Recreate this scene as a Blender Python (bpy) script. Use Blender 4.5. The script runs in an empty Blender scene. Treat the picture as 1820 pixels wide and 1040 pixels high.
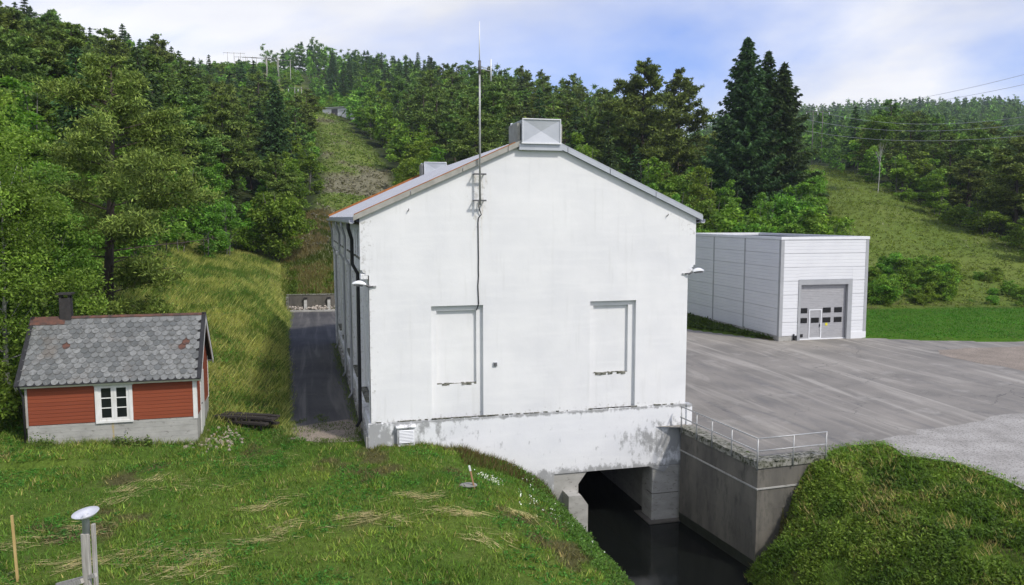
import bpy, bmesh, math, random
import numpy as np
from mathutils import Vector, Matrix
R = math.radians
S = bpy.context.scene
C = S.collection

# ------------------------------------------------------------------ camera
cam = bpy.data.cameras.new('camera'); camo = bpy.data.objects.new('camera', cam); C.objects.link(camo)
camo.location = (0, 0, 8.6); camo.rotation_euler = (R(90 - 5.35), 0, 0)
cam.sensor_width = 36; cam.lens = 36 * 1430 / 1820; cam.clip_end = 6000; cam.clip_start = .1
S.camera = camo
# ------------------------------------------------------------------ world and sun
SUN_EL, SUN_AZ = 46.5, 131.3           # azimuth clockwise from +Y
w = bpy.data.worlds.new('World'); S.world = w; w.use_nodes = True
nt = w.node_tree; N = nt.nodes; Lk = nt.links
bg = N['Background']; bg.inputs['Strength'].default_value = .11
sky = N.new('ShaderNodeTexSky'); sky.sky_type = 'NISHITA'; sky.sun_disc = False
sky.sun_elevation = R(SUN_EL); sky.sun_rotation = R(SUN_AZ); sky.altitude = 100; sky.air_density = 1; sky.dust_density = 1.5; sky.ozone_density = 1.5
tc = N.new('ShaderNodeTexCoord'); sep = N.new('ShaderNodeSeparateXYZ'); Lk.new(tc.outputs['Generated'], sep.inputs[0])
def wm(op, a, b=None, c=None):
    n = N.new('ShaderNodeMath'); n.operation = op
    for i, v in enumerate((a, b, c)):
        if v is None: continue
        if isinstance(v, (int, float)): n.inputs[i].default_value = v
        else: Lk.new(v, n.inputs[i])
    return n.outputs[0]
zz = wm('ADD', wm('MAXIMUM', sep.outputs[2], 0), .16)
cmb = N.new('ShaderNodeCombineXYZ'); Lk.new(wm('DIVIDE', sep.outputs[0], zz), cmb.inputs[0]); Lk.new(wm('DIVIDE', sep.outputs[1], zz), cmb.inputs[1])
cmb.inputs[2].default_value = 2.3
n1 = N.new('ShaderNodeTexNoise'); n1.inputs['Scale'].default_value = .55; n1.inputs['Detail'].default_value = 6; n1.inputs['Roughness'].default_value = .5; n1.inputs['Distortion'].default_value = .3
mp = N.new('ShaderNodeMapping'); mp.inputs['Location'].default_value = (7.3, 2.2, 0); Lk.new(cmb.outputs[0], mp.inputs[0]); Lk.new(mp.outputs[0], n1.inputs['Vector'])
r1 = N.new('ShaderNodeValToRGB'); r1.color_ramp.elements[0].position = .41; r1.color_ramp.elements[1].position = .60; Lk.new(n1.outputs['Fac'], r1.inputs[0])
n2 = N.new('ShaderNodeTexNoise'); n2.inputs['Scale'].default_value = 1.2; n2.inputs['Detail'].default_value = 8; Lk.new(mp.outputs[0], n2.inputs['Vector'])
r2 = N.new('ShaderNodeValToRGB'); r2.color_ramp.elements[0].position = .3; r2.color_ramp.elements[1].position = .7
r2.color_ramp.elements[0].color = (7.6, 7.7, 8.1, 1); r2.color_ramp.elements[1].color = (10.4, 10.4, 10.5, 1); Lk.new(n2.outputs['Fac'], r2.inputs[0])
mx = N.new('ShaderNodeMix'); mx.data_type = 'RGBA'
Lk.new(wm('ADD', wm('MULTIPLY', r1.outputs[0], .90), .04), mx.inputs[0])
skb = N.new('ShaderNodeMix'); skb.data_type = 'RGBA'; skb.blend_type = 'MULTIPLY'; skb.inputs[0].default_value = 1
skb.inputs[7].default_value = (1.2, 1.3, 1.9, 1); Lk.new(sky.outputs[0], skb.inputs[6])
Lk.new(skb.outputs[2], mx.inputs[6]); Lk.new(r2.outputs[0], mx.inputs[7]); Lk.new(mx.outputs[2], bg.inputs['Color'])

sl = bpy.data.lights.new('sun', 'SUN'); sl.energy = 3.15; sl.angle = R(4.0); sl.color = (1, .95, .87)
slo = bpy.data.objects.new('sun', sl); C.objects.link(slo)
sd = Vector((math.sin(R(SUN_AZ)) * math.cos(R(SUN_EL)), math.cos(R(SUN_AZ)) * math.cos(R(SUN_EL)), math.sin(R(SUN_EL))))
slo.rotation_euler = sd.to_track_quat('Z', 'Y').to_euler(); slo.location = sd * 60
S.view_settings.view_transform = 'Standard'; S.view_settings.look = 'None'; S.view_settings.exposure = 0; S.view_settings.gamma = 1

# ------------------------------------------------------------------ numpy helpers
RNG = np.random.default_rng(11)
def hsh(i, j, s):
    h = (i * 374761393 + j * 668265263 + s * 1442695041) & 0xffffffff
    h = ((h ^ (h >> 13)) * 1274126177) & 0xffffffff
    return ((h ^ (h >> 16)) & 0xffff) / 65535.
def vnoise(x, y, s=0):
    x = np.asarray(x, float); y = np.asarray(y, float)
    i = np.floor(x).astype(np.int64); j = np.floor(y).astype(np.int64); fx = x - i; fy = y - j
    fx = fx * fx * (3 - 2 * fx); fy = fy * fy * (3 - 2 * fy)
    a = hsh(i, j, s); b = hsh(i + 1, j, s); c = hsh(i, j + 1, s); d = hsh(i + 1, j + 1, s)
    return (a + (b - a) * fx) * (1 - fy) + (c + (d - c) * fx) * fy
def fbm(x, y, s=0, o=4):
    t = 0; a = .5; n = 0
    for k in range(o):
        t = t + a * vnoise(np.asarray(x) * 2 ** k, np.asarray(y) * 2 ** k, s + k); n += a; a *= .5
    return t / n
def sstep(a, b, x):
    t = np.clip((x - a) / (b - a), 0, 1); return t * t * (3 - 2 * t)
def inpoly(x, y, P):
    r = np.zeros(np.shape(x), bool); n = len(P)
    for k in range(n):
        x1, y1 = P[k][:2]; x2, y2 = P[(k + 1) % n][:2]
        c = ((y1 > y) != (y2 > y))
        if y1 != y2: r ^= c & (x < (x2 - x1) * (y - y1) / (y2 - y1) + x1)
    return r
def npmesh(name, V, F, col=None, smooth=False, midx=None):
    """V (n,3); F (m,k) equal-sized faces; col (n,3) per-vertex colour"""
    me = bpy.data.meshes.new(name); V = np.asarray(V, np.float32); F = np.asarray(F, np.int32)
    k = F.shape[1]
    me.vertices.add(len(V)); me.vertices.foreach_set('co', V.ravel())
    me.loops.add(F.size); me.loops.foreach_set('vertex_index', F.ravel())
    me.polygons.add(len(F)); me.polygons.foreach_set('loop_start', np.arange(0, F.size, k, dtype=np.int32))
    me.polygons.foreach_set('loop_total', np.full(len(F), k, np.int32))
    if midx is not None: me.polygons.foreach_set('material_index', np.asarray(midx, np.int32))
    if smooth: me.polygons.foreach_set('use_smooth', np.ones(len(F), bool))
    me.update(calc_edges=True)
    if col is not None:
        a = me.attributes.new('col', 'FLOAT_COLOR', 'POINT')
        c4 = np.ones((len(V), 4), np.float32); c4[:, :3] = col; a.data.foreach_set('color', c4.ravel())
    return me

# ------------------------------------------------------------------ materials
def new_mat(name):
    m = bpy.data.materials.new(name); m.use_nodes = True; return m, m.node_tree.nodes, m.node_tree.links, m.node_tree.nodes['Principled BSDF']
def nodes(m):
    nt = m.node_tree; N = nt.nodes; L = nt.links
    def mth(op, a, b=None, cl=False):
        n = N.new('ShaderNodeMath'); n.operation = op; n.use_clamp = cl
        for i, v in enumerate((a, b)):
            if v is None: continue
            if isinstance(v, (int, float)): n.inputs[i].default_value = v
            else: L.new(v, n.inputs[i])
        return n.outputs[0]
    def noise(vec, sc, det=5, rough=.55, dist=0):
        n = N.new('ShaderNodeTexNoise'); n.inputs['Scale'].default_value = sc; n.inputs['Detail'].default_value = det
        n.inputs['Roughness'].default_value = rough; n.inputs['Distortion'].default_value = dist; L.new(vec, n.inputs['Vector']); return n.outputs['Fac']
    def ramp(f, p0, p1):
        n = N.new('ShaderNodeMapRange'); n.inputs['From Min'].default_value = p0; n.inputs['From Max'].default_value = p1; L.new(f, n.inputs['Value']); return n.outputs[0]
    def mix(f, a, b, bt='MIX'):
        n = N.new('ShaderNodeMix'); n.data_type = 'RGBA'; n.blend_type = bt
        for k, v in ((0, f), (6, a), (7, b)):
            if isinstance(v, (int, float)): n.inputs[k].default_value = v
            elif isinstance(v, tuple): n.inputs[k].default_value = (*v, 1)
            else: L.new(v, n.inputs[k])
        return n.outputs[2]
    def mapping(vec, sc=(1, 1, 1), loc=(0, 0, 0)):
        n = N.new('ShaderNodeMapping'); n.inputs['Scale'].default_value = sc; n.inputs['Location'].default_value = loc; L.new(vec, n.inputs[0]); return n.outputs[0]
    def bump(h, st=.3, d=.02):
        n = N.new('ShaderNodeBump'); n.inputs['Strength'].default_value = st; n.inputs['Distance'].default_value = d; L.new(h, n.inputs['Height'])
        L.new(n.outputs[0], N['Principled BSDF'].inputs['Normal'])
    t = N.new('ShaderNodeTexCoord'); oi = N.new('ShaderNodeObjectInfo'); ge = N.new('ShaderNodeNewGeometry')
    return N, L, mth, noise, ramp, mix, mapping, bump, t.outputs['Object'], ge.outputs['Position'], oi.outputs['Random']
def simple(name, c1, c2, sc=3, rough=.7, b=.15, metal=0, stretch=(1, 1, 1), rnd=0, spec=.3, world=False, grime=None, gsc=9, gth=(.58, .7)):
    m, *_ = new_mat(name); N, L, mth, noise, ramp, mix, mapping, bump, oc, pos, ran = nodes(m)
    v = mapping(pos if world else oc, stretch); f = noise(v, sc, 6); f = ramp(f, .3, .7)
    if rnd:
        f = mth('ADD', mth('MULTIPLY', f, 1 - rnd), mth('MULTIPLY', ran, rnd))
    c = mix(f, c1, c2)
    if grime is not None: c = mix(ramp(noise(v, gsc, 8, .7), *gth), c, grime)
    p = N['Principled BSDF']; L.new(c, p.inputs['Base Color']); p.inputs['Roughness'].default_value = rough; p.inputs['Metallic'].default_value = metal
    p.inputs['Specular IOR Level'].default_value = spec
    if b: bump(noise(v, sc * 4, 6), b)
    return m
M = {}
def plaster(name, plinth=False):
    m, *_ = new_mat(name); N, L, mth, noise, ramp, mix, mapping, bump, oc, pos, ran = nodes(m)
    sx = N.new('ShaderNodeSeparateXYZ'); L.new(oc, sx.inputs[0]); X, Y, Z = sx.outputs
    c = mix(ramp(noise(oc, .5, 5), .3, .7), (.80, .80, .79), (.70, .705, .71))
    # faint paler horizontal bands and patches
    c = mix(mth('MULTIPLY', ramp(noise(mapping(oc, (.35, .35, 3.2)), 1.2, 3), .5, .62), .25), c, (.83, .83, .82))
    sp = ramp(noise(oc, 14, 10, .8), .61, .68)                     # fine specks where paint is off
    patch = ramp(noise(oc, .9, 4), .44, .62)
    if plinth:
        top = ramp(mth('ABSOLUTE', mth('SUBTRACT', Z, .86)), .16, .0)
        rt = mth('MULTIPLY', ramp(X, 9.2, 12.4), ramp(mth('ABSOLUTE', mth('SUBTRACT', Z, -.55)), 1.1, .2))
        lt = mth('MULTIPLY', ramp(X, 4.6, .2), .85)
        k = mth('MAXIMUM', mth('MAXIMUM', mth('MULTIPLY', top, .9), rt), lt)
        k = mth('MAXIMUM', k, mth('MULTIPLY', ramp(Z, -1.3, -1.6), .8))
        fl = noise(mapping(oc, (1, 1, .55)), 3.2, 10, .72)
        c = mix(mth('MULTIPLY', ramp(mth('ADD', fl, mth('MULTIPLY', k, .30)), .60, .72), .9), c, (.25, .25, .235))
        fl2 = noise(mapping(oc, (5, 5, .5)), 2.2, 8, .6)
        c = mix(mth('MULTIPLY', ramp(mth('ADD', fl2, mth('MULTIPLY', k, .18)), .66, .8), .6), c, (.33, .33, .31))
        c = mix(mth('MULTIPLY', sp, .6), c, (.35, .35, .33))
        c = mix(.10, c, (.62, .66, .76))
    else:
        low = mth('MULTIPLY', ramp(Z, 1.35, .92), 1)
        lft = ramp(X, .55, .1)
        upr = mth('MULTIPLY', ramp(X, 11.6, 13.0), ramp(Z, 7.0, 8.2))
        cab = mth('MULTIPLY', ramp(mth('ABSOLUTE', mth('SUBTRACT', X, 4.2)), .55, .12), mth('MULTIPLY', ramp(Z, 7.2, 9.0), ramp(Z, 10.4, 10.1)))
        k = mth('MAXIMUM', mth('MAXIMUM', mth('MULTIPLY', low, .6), mth('MULTIPLY', lft, .55)), mth('MAXIMUM', mth('MULTIPLY', upr, .55), mth('MULTIPLY', cab, .75)))
        fl = noise(oc, 6, 10, .72)
        c = mix(mth('MULTIPLY', ramp(mth('ADD', fl, mth('MULTIPLY', k, .26)), .66, .76), .7), c, (.42, .41, .38))
        c = mix(mth('MULTIPLY', mth('MULTIPLY', sp, patch), .75), c, (.42, .41, .38))
        rust = mth('MULTIPLY', cab, ramp(noise(mapping(oc, (7, 7, .8)), 1.3, 4), .5, .7))
        c = mix(mth('MULTIPLY', rust, .38), c, (.50, .40, .22))
        st = ramp(noise(mapping(oc, (3.5, 3.5, .25)), 1.5, 5), .56, .75)
        c = mix(mth('MULTIPLY', st, .24), c, (.52, .52, .49))
    p = N['Principled BSDF']; L.new(c, p.inputs['Base Color']); p.inputs['Roughness'].default_value = .85; p.inputs['Specular IOR Level'].default_value = .15
    bump(mth('ADD', noise(oc, 2.2, 8, .6), mth('MULTIPLY', noise(oc, 30, 4), .25)), .28, .03)
    return m
M['plaster'] = plaster('white_plaster'); M['plinth'] = plaster('weathered_plinth_plaster', True)
M['concrete'] = simple('concrete', (.42, .41, .38), (.30, .295, .27), 1.4, .9, .3, stretch=(1, 1, 2), grime=(.09, .085, .07), gsc=4, gth=(.56, .72))
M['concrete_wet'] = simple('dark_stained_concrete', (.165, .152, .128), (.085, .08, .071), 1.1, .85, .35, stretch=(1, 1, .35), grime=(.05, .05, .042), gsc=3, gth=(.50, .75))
M['moss'] = simple('mossy_concrete', (.30, .29, .26), (.15, .15, .11), 3, .95, .5, grime=(.035, .04, .018), gsc=7, gth=(.46, .6))
M['roof_metal'] = simple('grey_sheet_metal', (.50, .51, .55), (.42, .43, .47), 2, .45, .05, metal=.15)
M['zinc'] = simple('galvanised_sheet', (.52, .54, .57), (.44, .46, .49), 1.5, .42, .04, metal=.35)
M['trim_metal'] = simple('weathered_verge_metal', (.42, .41, .37), (.30, .29, .25), 3, .55, .08, metal=.2, stretch=(1, 1, 1))
M['white_metal'] = simple('white_coated_metal', (.78, .79, .80), (.70, .71, .73), 2, .4, .02)
M['grey_metal'] = simple('grey_coated_metal', (.40, .41, .42), (.34, .35, .36), 2, .45, .02)
M['rust'] = simple('orange_rusted_verge', (.42, .16, .04), (.26, .10, .035), 5, .8, .1)
M['rust_dark'] = simple('rusty_ridge_sheet', (.16, .07, .045), (.05, .04, .037), 5, .8, .15)
M['black'] = simple('black_tarred_trim', (.018, .018, .02), (.03, .03, .03), 5, .6, .05)
M['steel'] = simple('galvanised_tube', (.47, .47, .46), (.34, .34, .33), 8, .45, .05, metal=.3)
M['dark_steel'] = simple('dark_steel', (.10, .10, .11), (.16, .16, .16), 8, .5, .05, metal=.4)
M['red'] = simple('red_painted_board', (.275, .066, .027), (.19, .044, .02), 3, .75, .25, stretch=(.3, .3, 5), rnd=.45, grime=(.12, .05, .035), gsc=4, gth=(.62, .75))
M['white_paint'] = simple('white_painted_wood', (.76, .76, .74), (.62, .61, .57), 6, .6, .15, stretch=(1, 1, .3), grime=(.36, .31, .25), gsc=10, gth=(.64, .74))
M['wood_grey'] = simple('weathered_grey_wood', (.48, .46, .42), (.26, .24, .21), 6, .85, .4, stretch=(3, 3, .25))
M['wood_dark'] = simple('rotten_dark_wood', (.06, .05, .042), (.028, .025, .022), 6, .9, .5, stretch=(1, 3, 3))
M['wood_yellow'] = simple('yellow_wood_stake', (.52, .38, .16), (.40, .28, .10), 6, .8, .2, stretch=(2, 2, .3))
M['wood_red'] = simple('bare_wood_stake', (.42, .24, .13), (.30, .17, .09), 6, .8, .2, stretch=(2, 2, .3))
M['rust_stain'] = simple('rust_run_stain', (.40, .30, .12), (.36, .33, .26), 9, .9, .1)
M['dish'] = simple('dull_white_enamel', (.62, .63, .66), (.48, .49, .52), 5, .5, .05)
M['wet_band'] = simple('slimy_waterline', (.035, .04, .028), (.02, .022, .016), 4, .5, .2)
M['stone'] = simple('grey_stone', (.33, .32, .29), (.20, .20, .18), 3, .9, .4, rnd=.4)
M['rubble'] = simple('pale_rubble', (.50, .45, .39), (.30, .24, .19), 6, .9, .3, rnd=.6)
M['soot'] = simple('sooty_chimney', (.05, .045, .042), (.025, .024, .024), 5, .85, .3)
M['yellow'] = simple('yellow_sticker', (.75, .68, .03), (.65, .58, .03), 4, .5, 0)
M['door_metal'] = simple('grey_door_sheet', (.42, .42, .43), (.35, .35, .36), 3, .45, .02, stretch=(1, 1, 4))
M['panel'] = simple('white_sandwich_panel', (.74, .75, .76), (.67, .68, .70), .8, .5, .02, rnd=.3)
def slate_mat():
    m, *_ = new_mat('grey_roof_slate'); N, L, mth, noise, ramp, mix, mapping, bump, oc, pos, ran = nodes(m)
    c = mix(ran, (.105, .112, .108), (.235, .24, .228))
    c = mix(mth('MULTIPLY', ramp(noise(pos, 7, 8, .7), .46, .60), .7), c, (.085, .085, .075))
    c = mix(mth('MULTIPLY', ramp(noise(pos, 14, 6, .7), .60, .68), .6), c, (.55, .54, .48))
    c = mix(mth('MULTIPLY', ramp(noise(mapping(pos, loc=(9, 3, 1)), 1.0, 4), .58, .74), .4), c, (.17, .135, .10))
    p = N['Principled BSDF']; L.new(c, p.inputs['Base Color']); p.inputs['Roughness'].default_value = .55; p.inputs['Specular IOR Level'].default_value = .4
    bump(noise(pos, 18, 6), .3, .01); return m
M['slate'] = slate_mat()
def glass(name, c=(.012, .014, .016)):
    m, N, L, p = new_mat(name); p.inputs['Base Color'].default_value = (*c, 1); p.inputs['Roughness'].default_value = .06; p.inputs['Specular IOR Level'].default_value = .5; return m
M['glass'] = glass('dark_window_glass'); M['glass_blue'] = glass('dim_window_glass', (.10, .105, .12))
def water_mat():
    m, *_ = new_mat('dark_still_water'); N, L, mth, noise, ramp, mix, mapping, bump, oc, pos, ran = nodes(m)
    p = N['Principled BSDF']; p.inputs['Base Color'].default_value = (.006, .007, .006, 1); p.inputs['Roughness'].default_value = .09; p.inputs['IOR'].default_value = 1.33
    p.inputs['Specular IOR Level'].default_value = .4
    bump(noise(mapping(pos, (1, .4, 1)), 3, 4), .12, .03); return m
M['water'] = water_mat()
def asphalt(name, dark=False):
    m, *_ = new_mat(name); N, L, mth, noise, ramp, mix, mapping, bump, oc, pos, ran = nodes(m)
    a, b = ((.28, .258, .222), (.195, .182, .158)) if not dark else ((.105, .10, .095), (.062, .06, .06))  # dark set, for the drive: much of the building's shadow is in these colours
    c = mix(ramp(noise(pos, .25, 5), .35, .65), a, b)
    rot = N.new('ShaderNodeMapping'); rot.inputs['Rotation'].default_value = (0, 0, R(-14 if dark else -104)); L.new(pos, rot.inputs[0])
    st = noise(mapping(rot.outputs[0], (.06, .55, 1) if not dark else (.9, .05, 1)), 1.6, 6, .6, 1.2)
    c = mix(mth('MULTIPLY', ramp(st, .52, .68), .75), c, (.40, .375, .325) if not dark else (.17, .16, .145))
    c = mix(mth('MULTIPLY', ramp(st, .47, .30), .65), c, (.14, .137, .132) if not dark else (.05, .05, .05))
    c = mix(mth('MULTIPLY', ramp(noise(pos, .55, 7, .65), .57, .68), .6), c, (.36, .34, .30) if not dark else (.13, .12, .10))
    # cracks
    vo = N.new('ShaderNodeTexVoronoi'); vo.feature = 'DISTANCE_TO_EDGE'; vo.inputs['Scale'].default_value = .23
    w = N.new('ShaderNodeVectorMath'); w.operation = 'ADD'; nn = N.new('ShaderNodeTexNoise'); nn.inputs['Scale'].default_value = 1.2; nn.inputs['Detail'].default_value = 5; L.new(pos, nn.inputs['Vector'])
    L.new(pos, w.inputs[0]); L.new(nn.outputs['Color'], w.inputs[1]); L.new(w.outputs[0], vo.inputs['Vector'])
    c = mix(mth('MULTIPLY', mth('MULTIPLY', ramp(vo.outputs['Distance'], .008, .002), ramp(noise(pos, .12, 2), .5, .6)), .6), c, (.06, .06, .055))
    g = noise(pos, 28, 4, .8)
    c = mix(mth('MULTIPLY', ramp(noise(mapping(pos, loc=(40, 7, 0)), .9, 8, .7), .57, .70), .5), c, (.13, .127, .12) if not dark else (.05, .05, .05))
    c = mix(mth('MULTIPLY', ramp(g, .55, .75), .35), c, (.38, .37, .35) if not dark else (.22, .21, .2)); c = mix(mth('MULTIPLY', ramp(g, .45, .25), .45), c, (.05, .05, .05))
    p = N['Principled BSDF']; L.new(c, p.inputs['Base Color']); p.inputs['Roughness'].default_value = .85; p.inputs['Specular IOR Level'].default_value = .25
    bump(g, .35, .02); return m
M['asphalt'] = asphalt('worn_grey_asphalt'); M['asphalt_shaded'] = asphalt('shaded_patched_asphalt', True)
M['gravel'] = simple('pale_gravel', (.44, .42, .38), (.29, .275, .245), .8, .95, .8, world=True, grime=(.10, .095, .08), gsc=14, gth=(.50, .66))
M['gravel_brown'] = simple('brownish_gravel', (.33, .275, .22), (.22, .185, .145), .8, .95, .8, world=True, grime=(.10, .09, .07), gsc=12, gth=(.50, .66))
def ground_mat():
    m, *_ = new_mat('grassy_ground'); N, L, mth, noise, ramp, mix, mapping, bump, oc, pos, ran = nodes(m)
    at = N.new('ShaderNodeAttribute'); at.attribute_name = 'col'; c = at.outputs['Color']
    f = noise(pos, 7, 7, .7); c = mix(1, c, mix(ramp(f, .3, .7), (.55, .55, .5), (1.4, 1.4, 1.35)), 'MULTIPLY')
    g = noise(mapping(pos, loc=(5, 9, 2)), 1.3, 6, .65); c = mix(mth('MULTIPLY', ramp(g, .52, .7), .35), c, (.12, .105, .045))
    p = N['Principled BSDF']; L.new(c, p.inputs['Base Color']); p.inputs['Roughness'].default_value = .95; p.inputs['Specular IOR Level'].default_value = .1
    bump(f, .9, .12); return m
M['ground'] = ground_mat()
def leaf(name, trans=.3, rv=.25, gl=.25):
    m = bpy.data.materials.new(name); m.use_nodes = True; N, L, mth, noise, ramp, mix, mapping, bump, oc, pos, ran = nodes(m)
    at = N.new('ShaderNodeAttribute'); at.attribute_name = 'col'
    hs = N.new('ShaderNodeHueSaturation'); L.new(at.outputs['Color'], hs.inputs['Color'])
    L.new(mth('ADD', mth('MULTIPLY', ran, rv), 1 - rv / 2 + .2), hs.inputs['Value'])
    L.new(mth('ADD', mth('MULTIPLY', ran, .05), .475), hs.inputs['Hue'])
    p = N['Principled BSDF']; L.new(hs.outputs[0], p.inputs['Base Color']); p.inputs['Roughness'].default_value = .6; p.inputs['Specular IOR Level'].default_value = gl
    tr = N.new('ShaderNodeBsdfTranslucent'); L.new(mix(1, hs.outputs[0], (1.5, 1.6, .7), 'MULTIPLY'), tr.inputs['Color'])
    ms = N.new('ShaderNodeMixShader'); ms.inputs[0].default_value = trans; L.new(p.outputs[0], ms.inputs[1]); L.new(tr.outputs[0], ms.inputs[2])
    L.new(ms.outputs[0], N['Material Output'].inputs['Surface']); return m
M['leaf'] = leaf('broadleaf_foliage', .35, .35); M['needle'] = leaf('conifer_needles', .15, .3, .2); M['grass'] = leaf('grass_blades', .3, 0, .2)
M['bark'] = simple('brown_bark', (.11, .085, .065), (.05, .042, .035), 5, .95, .6, stretch=(1, 1, .3))
M['bark_grey'] = simple('grey_bark', (.20, .19, .17), (.09, .085, .075), 5, .95, .5, stretch=(1, 1, .4))
M['bark_birch'] = simple('birch_bark', (.55, .54, .50), (.30, .29, .26), 3, .85, .3, stretch=(1, 1, 3), grime=(.05, .05, .045), gsc=4, gth=(.60, .68))
M['daisy'] = simple('white_petals', (.8, .8, .78), (.7, .7, .66), 4, .7, 0)

# ------------------------------------------------------------------ object helpers
def tag(o, label=None, cat=None, group=None, kind=None):
    if label: o['label'] = label
    if cat: o['category'] = cat
    if group: o['group'] = group
    if kind: o['kind'] = kind
    return o
def obj(name, me, mat=None, parent=None, loc=None, rot=None):
    if isinstance(me, bmesh.types.BMesh):
        b = me; me = bpy.data.meshes.new(name); bmesh.ops.recalc_face_normals(b, faces=b.faces[:]); b.to_mesh(me); b.free()
    if mat is not None:
        me.materials.clear()
        for m in (mat if isinstance(mat, (list, tuple)) else [mat]): me.materials.append(M[m] if isinstance(m, str) else m)
    o = bpy.data.objects.new(name, me); C.objects.link(o)
    if parent: o.parent = parent
    if loc: o.location = loc
    if rot: o.rotation_euler = rot
    return o
def empty(name, loc=(0, 0, 0), rz=0, label=None, cat=None, group=None):
    o = bpy.data.objects.new(name, None); C.objects.link(o); o.location = loc; o.rotation_euler = (0, 0, rz); o.empty_display_size = .3
    return tag(o, label, cat, group)
def B(): return bmesh.new()
def box(b, x0, x1, y0, y1, z0, z1, bev=0, mtx=None):
    v = [b.verts.new(p) for p in ((x0, y0, z0), (x1, y0, z0), (x1, y1, z0), (x0, y1, z0), (x0, y0, z1), (x1, y0, z1), (x1, y1, z1), (x0, y1, z1))]
    fs = [b.faces.new([v[i] for i in q]) for q in ((3, 2, 1, 0), (4, 5, 6, 7), (0, 1, 5, 4), (1, 2, 6, 5), (2, 3, 7, 6), (3, 0, 4, 7))]
    if bev:
        es = list({e for f in fs for e in f.edges}); r = bmesh.ops.bevel(b, geom=es, offset=bev, segments=1, affect='EDGES'); v = list({x for f in r['faces'] for x in f.verts} | {x for x in v if x.is_valid})
    if mtx is not None: bmesh.ops.transform(b, matrix=mtx, verts=v)
    return b
def bx(*a, **k): return box(B(), *a, **k)
def prism(b, pts, axis, a0, a1):
    """extrude a 2-D outline along axis ('x': pts are (y,z); 'y': pts are (x,z); 'z': pts are (x,y))"""
    f = {'x': lambda p, a: (a, p[0], p[1]), 'y': lambda p, a: (p[0], a, p[1]), 'z': lambda p, a: (p[0], p[1], a)}[axis]
    A = [b.verts.new(f(p, a0)) for p in pts]; Z = [b.verts.new(f(p, a1)) for p in pts]; n = len(pts)
    b.faces.new(A); b.faces.new(Z[::-1])
    for i in range(n): b.faces.new((A[i], A[(i + 1) % n], Z[(i + 1) % n], Z[i]))
    return b
def tube(b, pts, r, n=8):
    pts = [Vector(p) for p in pts]; rs = r if isinstance(r, (list, tuple)) else [r] * len(pts); rings = []
    for i, p in enumerate(pts):
        d = (pts[min(i + 1, len(pts) - 1)] - pts[max(i - 1, 0)]).normalized()
        x = d.orthogonal().normalized() if i == 0 else (x - d * x.dot(d)).normalized(); y = d.cross(x)
        rings.append([b.verts.new(p + (x * math.cos(t) + y * math.sin(t)) * rs[i]) for t in [2 * math.pi * k / n for k in range(n)]])
    for q, s in zip(rings, rings[1:]):
        for k in range(n): f = b.faces.new((q[k], q[(k + 1) % n], s[(k + 1) % n], s[k])); f.smooth = True
    b.faces.new(rings[0][::-1]); b.faces.new(rings[-1]); return b
def tb(*a, **k): return tube(B(), *a, **k)
def lathe(b, prof, n=20, at=(0, 0, 0)):
    rings = [[b.verts.new((at[0] + r * math.cos(2 * math.pi * k / n), at[1] + r * math.sin(2 * math.pi * k / n), at[2] + z)) for k in range(n)] for r, z in prof]
    for q, s in zip(rings, rings[1:]):
        for k in range(n): f = b.faces.new((q[k], q[(k + 1) % n], s[(k + 1) % n], s[k])); f.smooth = True
    b.faces.new(rings[0][::-1]); b.faces.new(rings[-1]); return b
def relief(b, us, zs, dep, P):
    """stepped wall face: cell (i,j) between us[i..i+1], zs[j..j+1] set back by dep(uc,zc); P(u,z,d) -> point"""
    D = [[dep((us[i] + us[i + 1]) / 2, (zs[j] + zs[j + 1]) / 2) for j in range(len(zs) - 1)] for i in range(len(us) - 1)]
    q = lambda *p: b.faces.new([b.verts.new(P(*x)) for x in p])
    for i in range(len(us) - 1):
        for j in range(len(zs) - 1):
            d = D[i][j]
            if d is None: continue
            a, c, e, g = us[i], us[i + 1], zs[j], zs[j + 1]
            q((a, e, d), (c, e, d), (c, g, d), (a, g, d))
            if i + 1 < len(us) - 1 and D[i + 1][j] is not None and D[i + 1][j] != d: q((c, e, d), (c, g, d), (c, g, D[i + 1][j]), (c, e, D[i + 1][j]))
            if j + 1 < len(zs) - 1 and D[i][j + 1] is not None and D[i][j + 1] != d: q((a, g, d), (c, g, d), (c, g, D[i][j + 1]), (a, g, D[i][j + 1]))
    bmesh.ops.remove_doubles(b, verts=b.verts[:], dist=1e-4)
    return b

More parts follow.
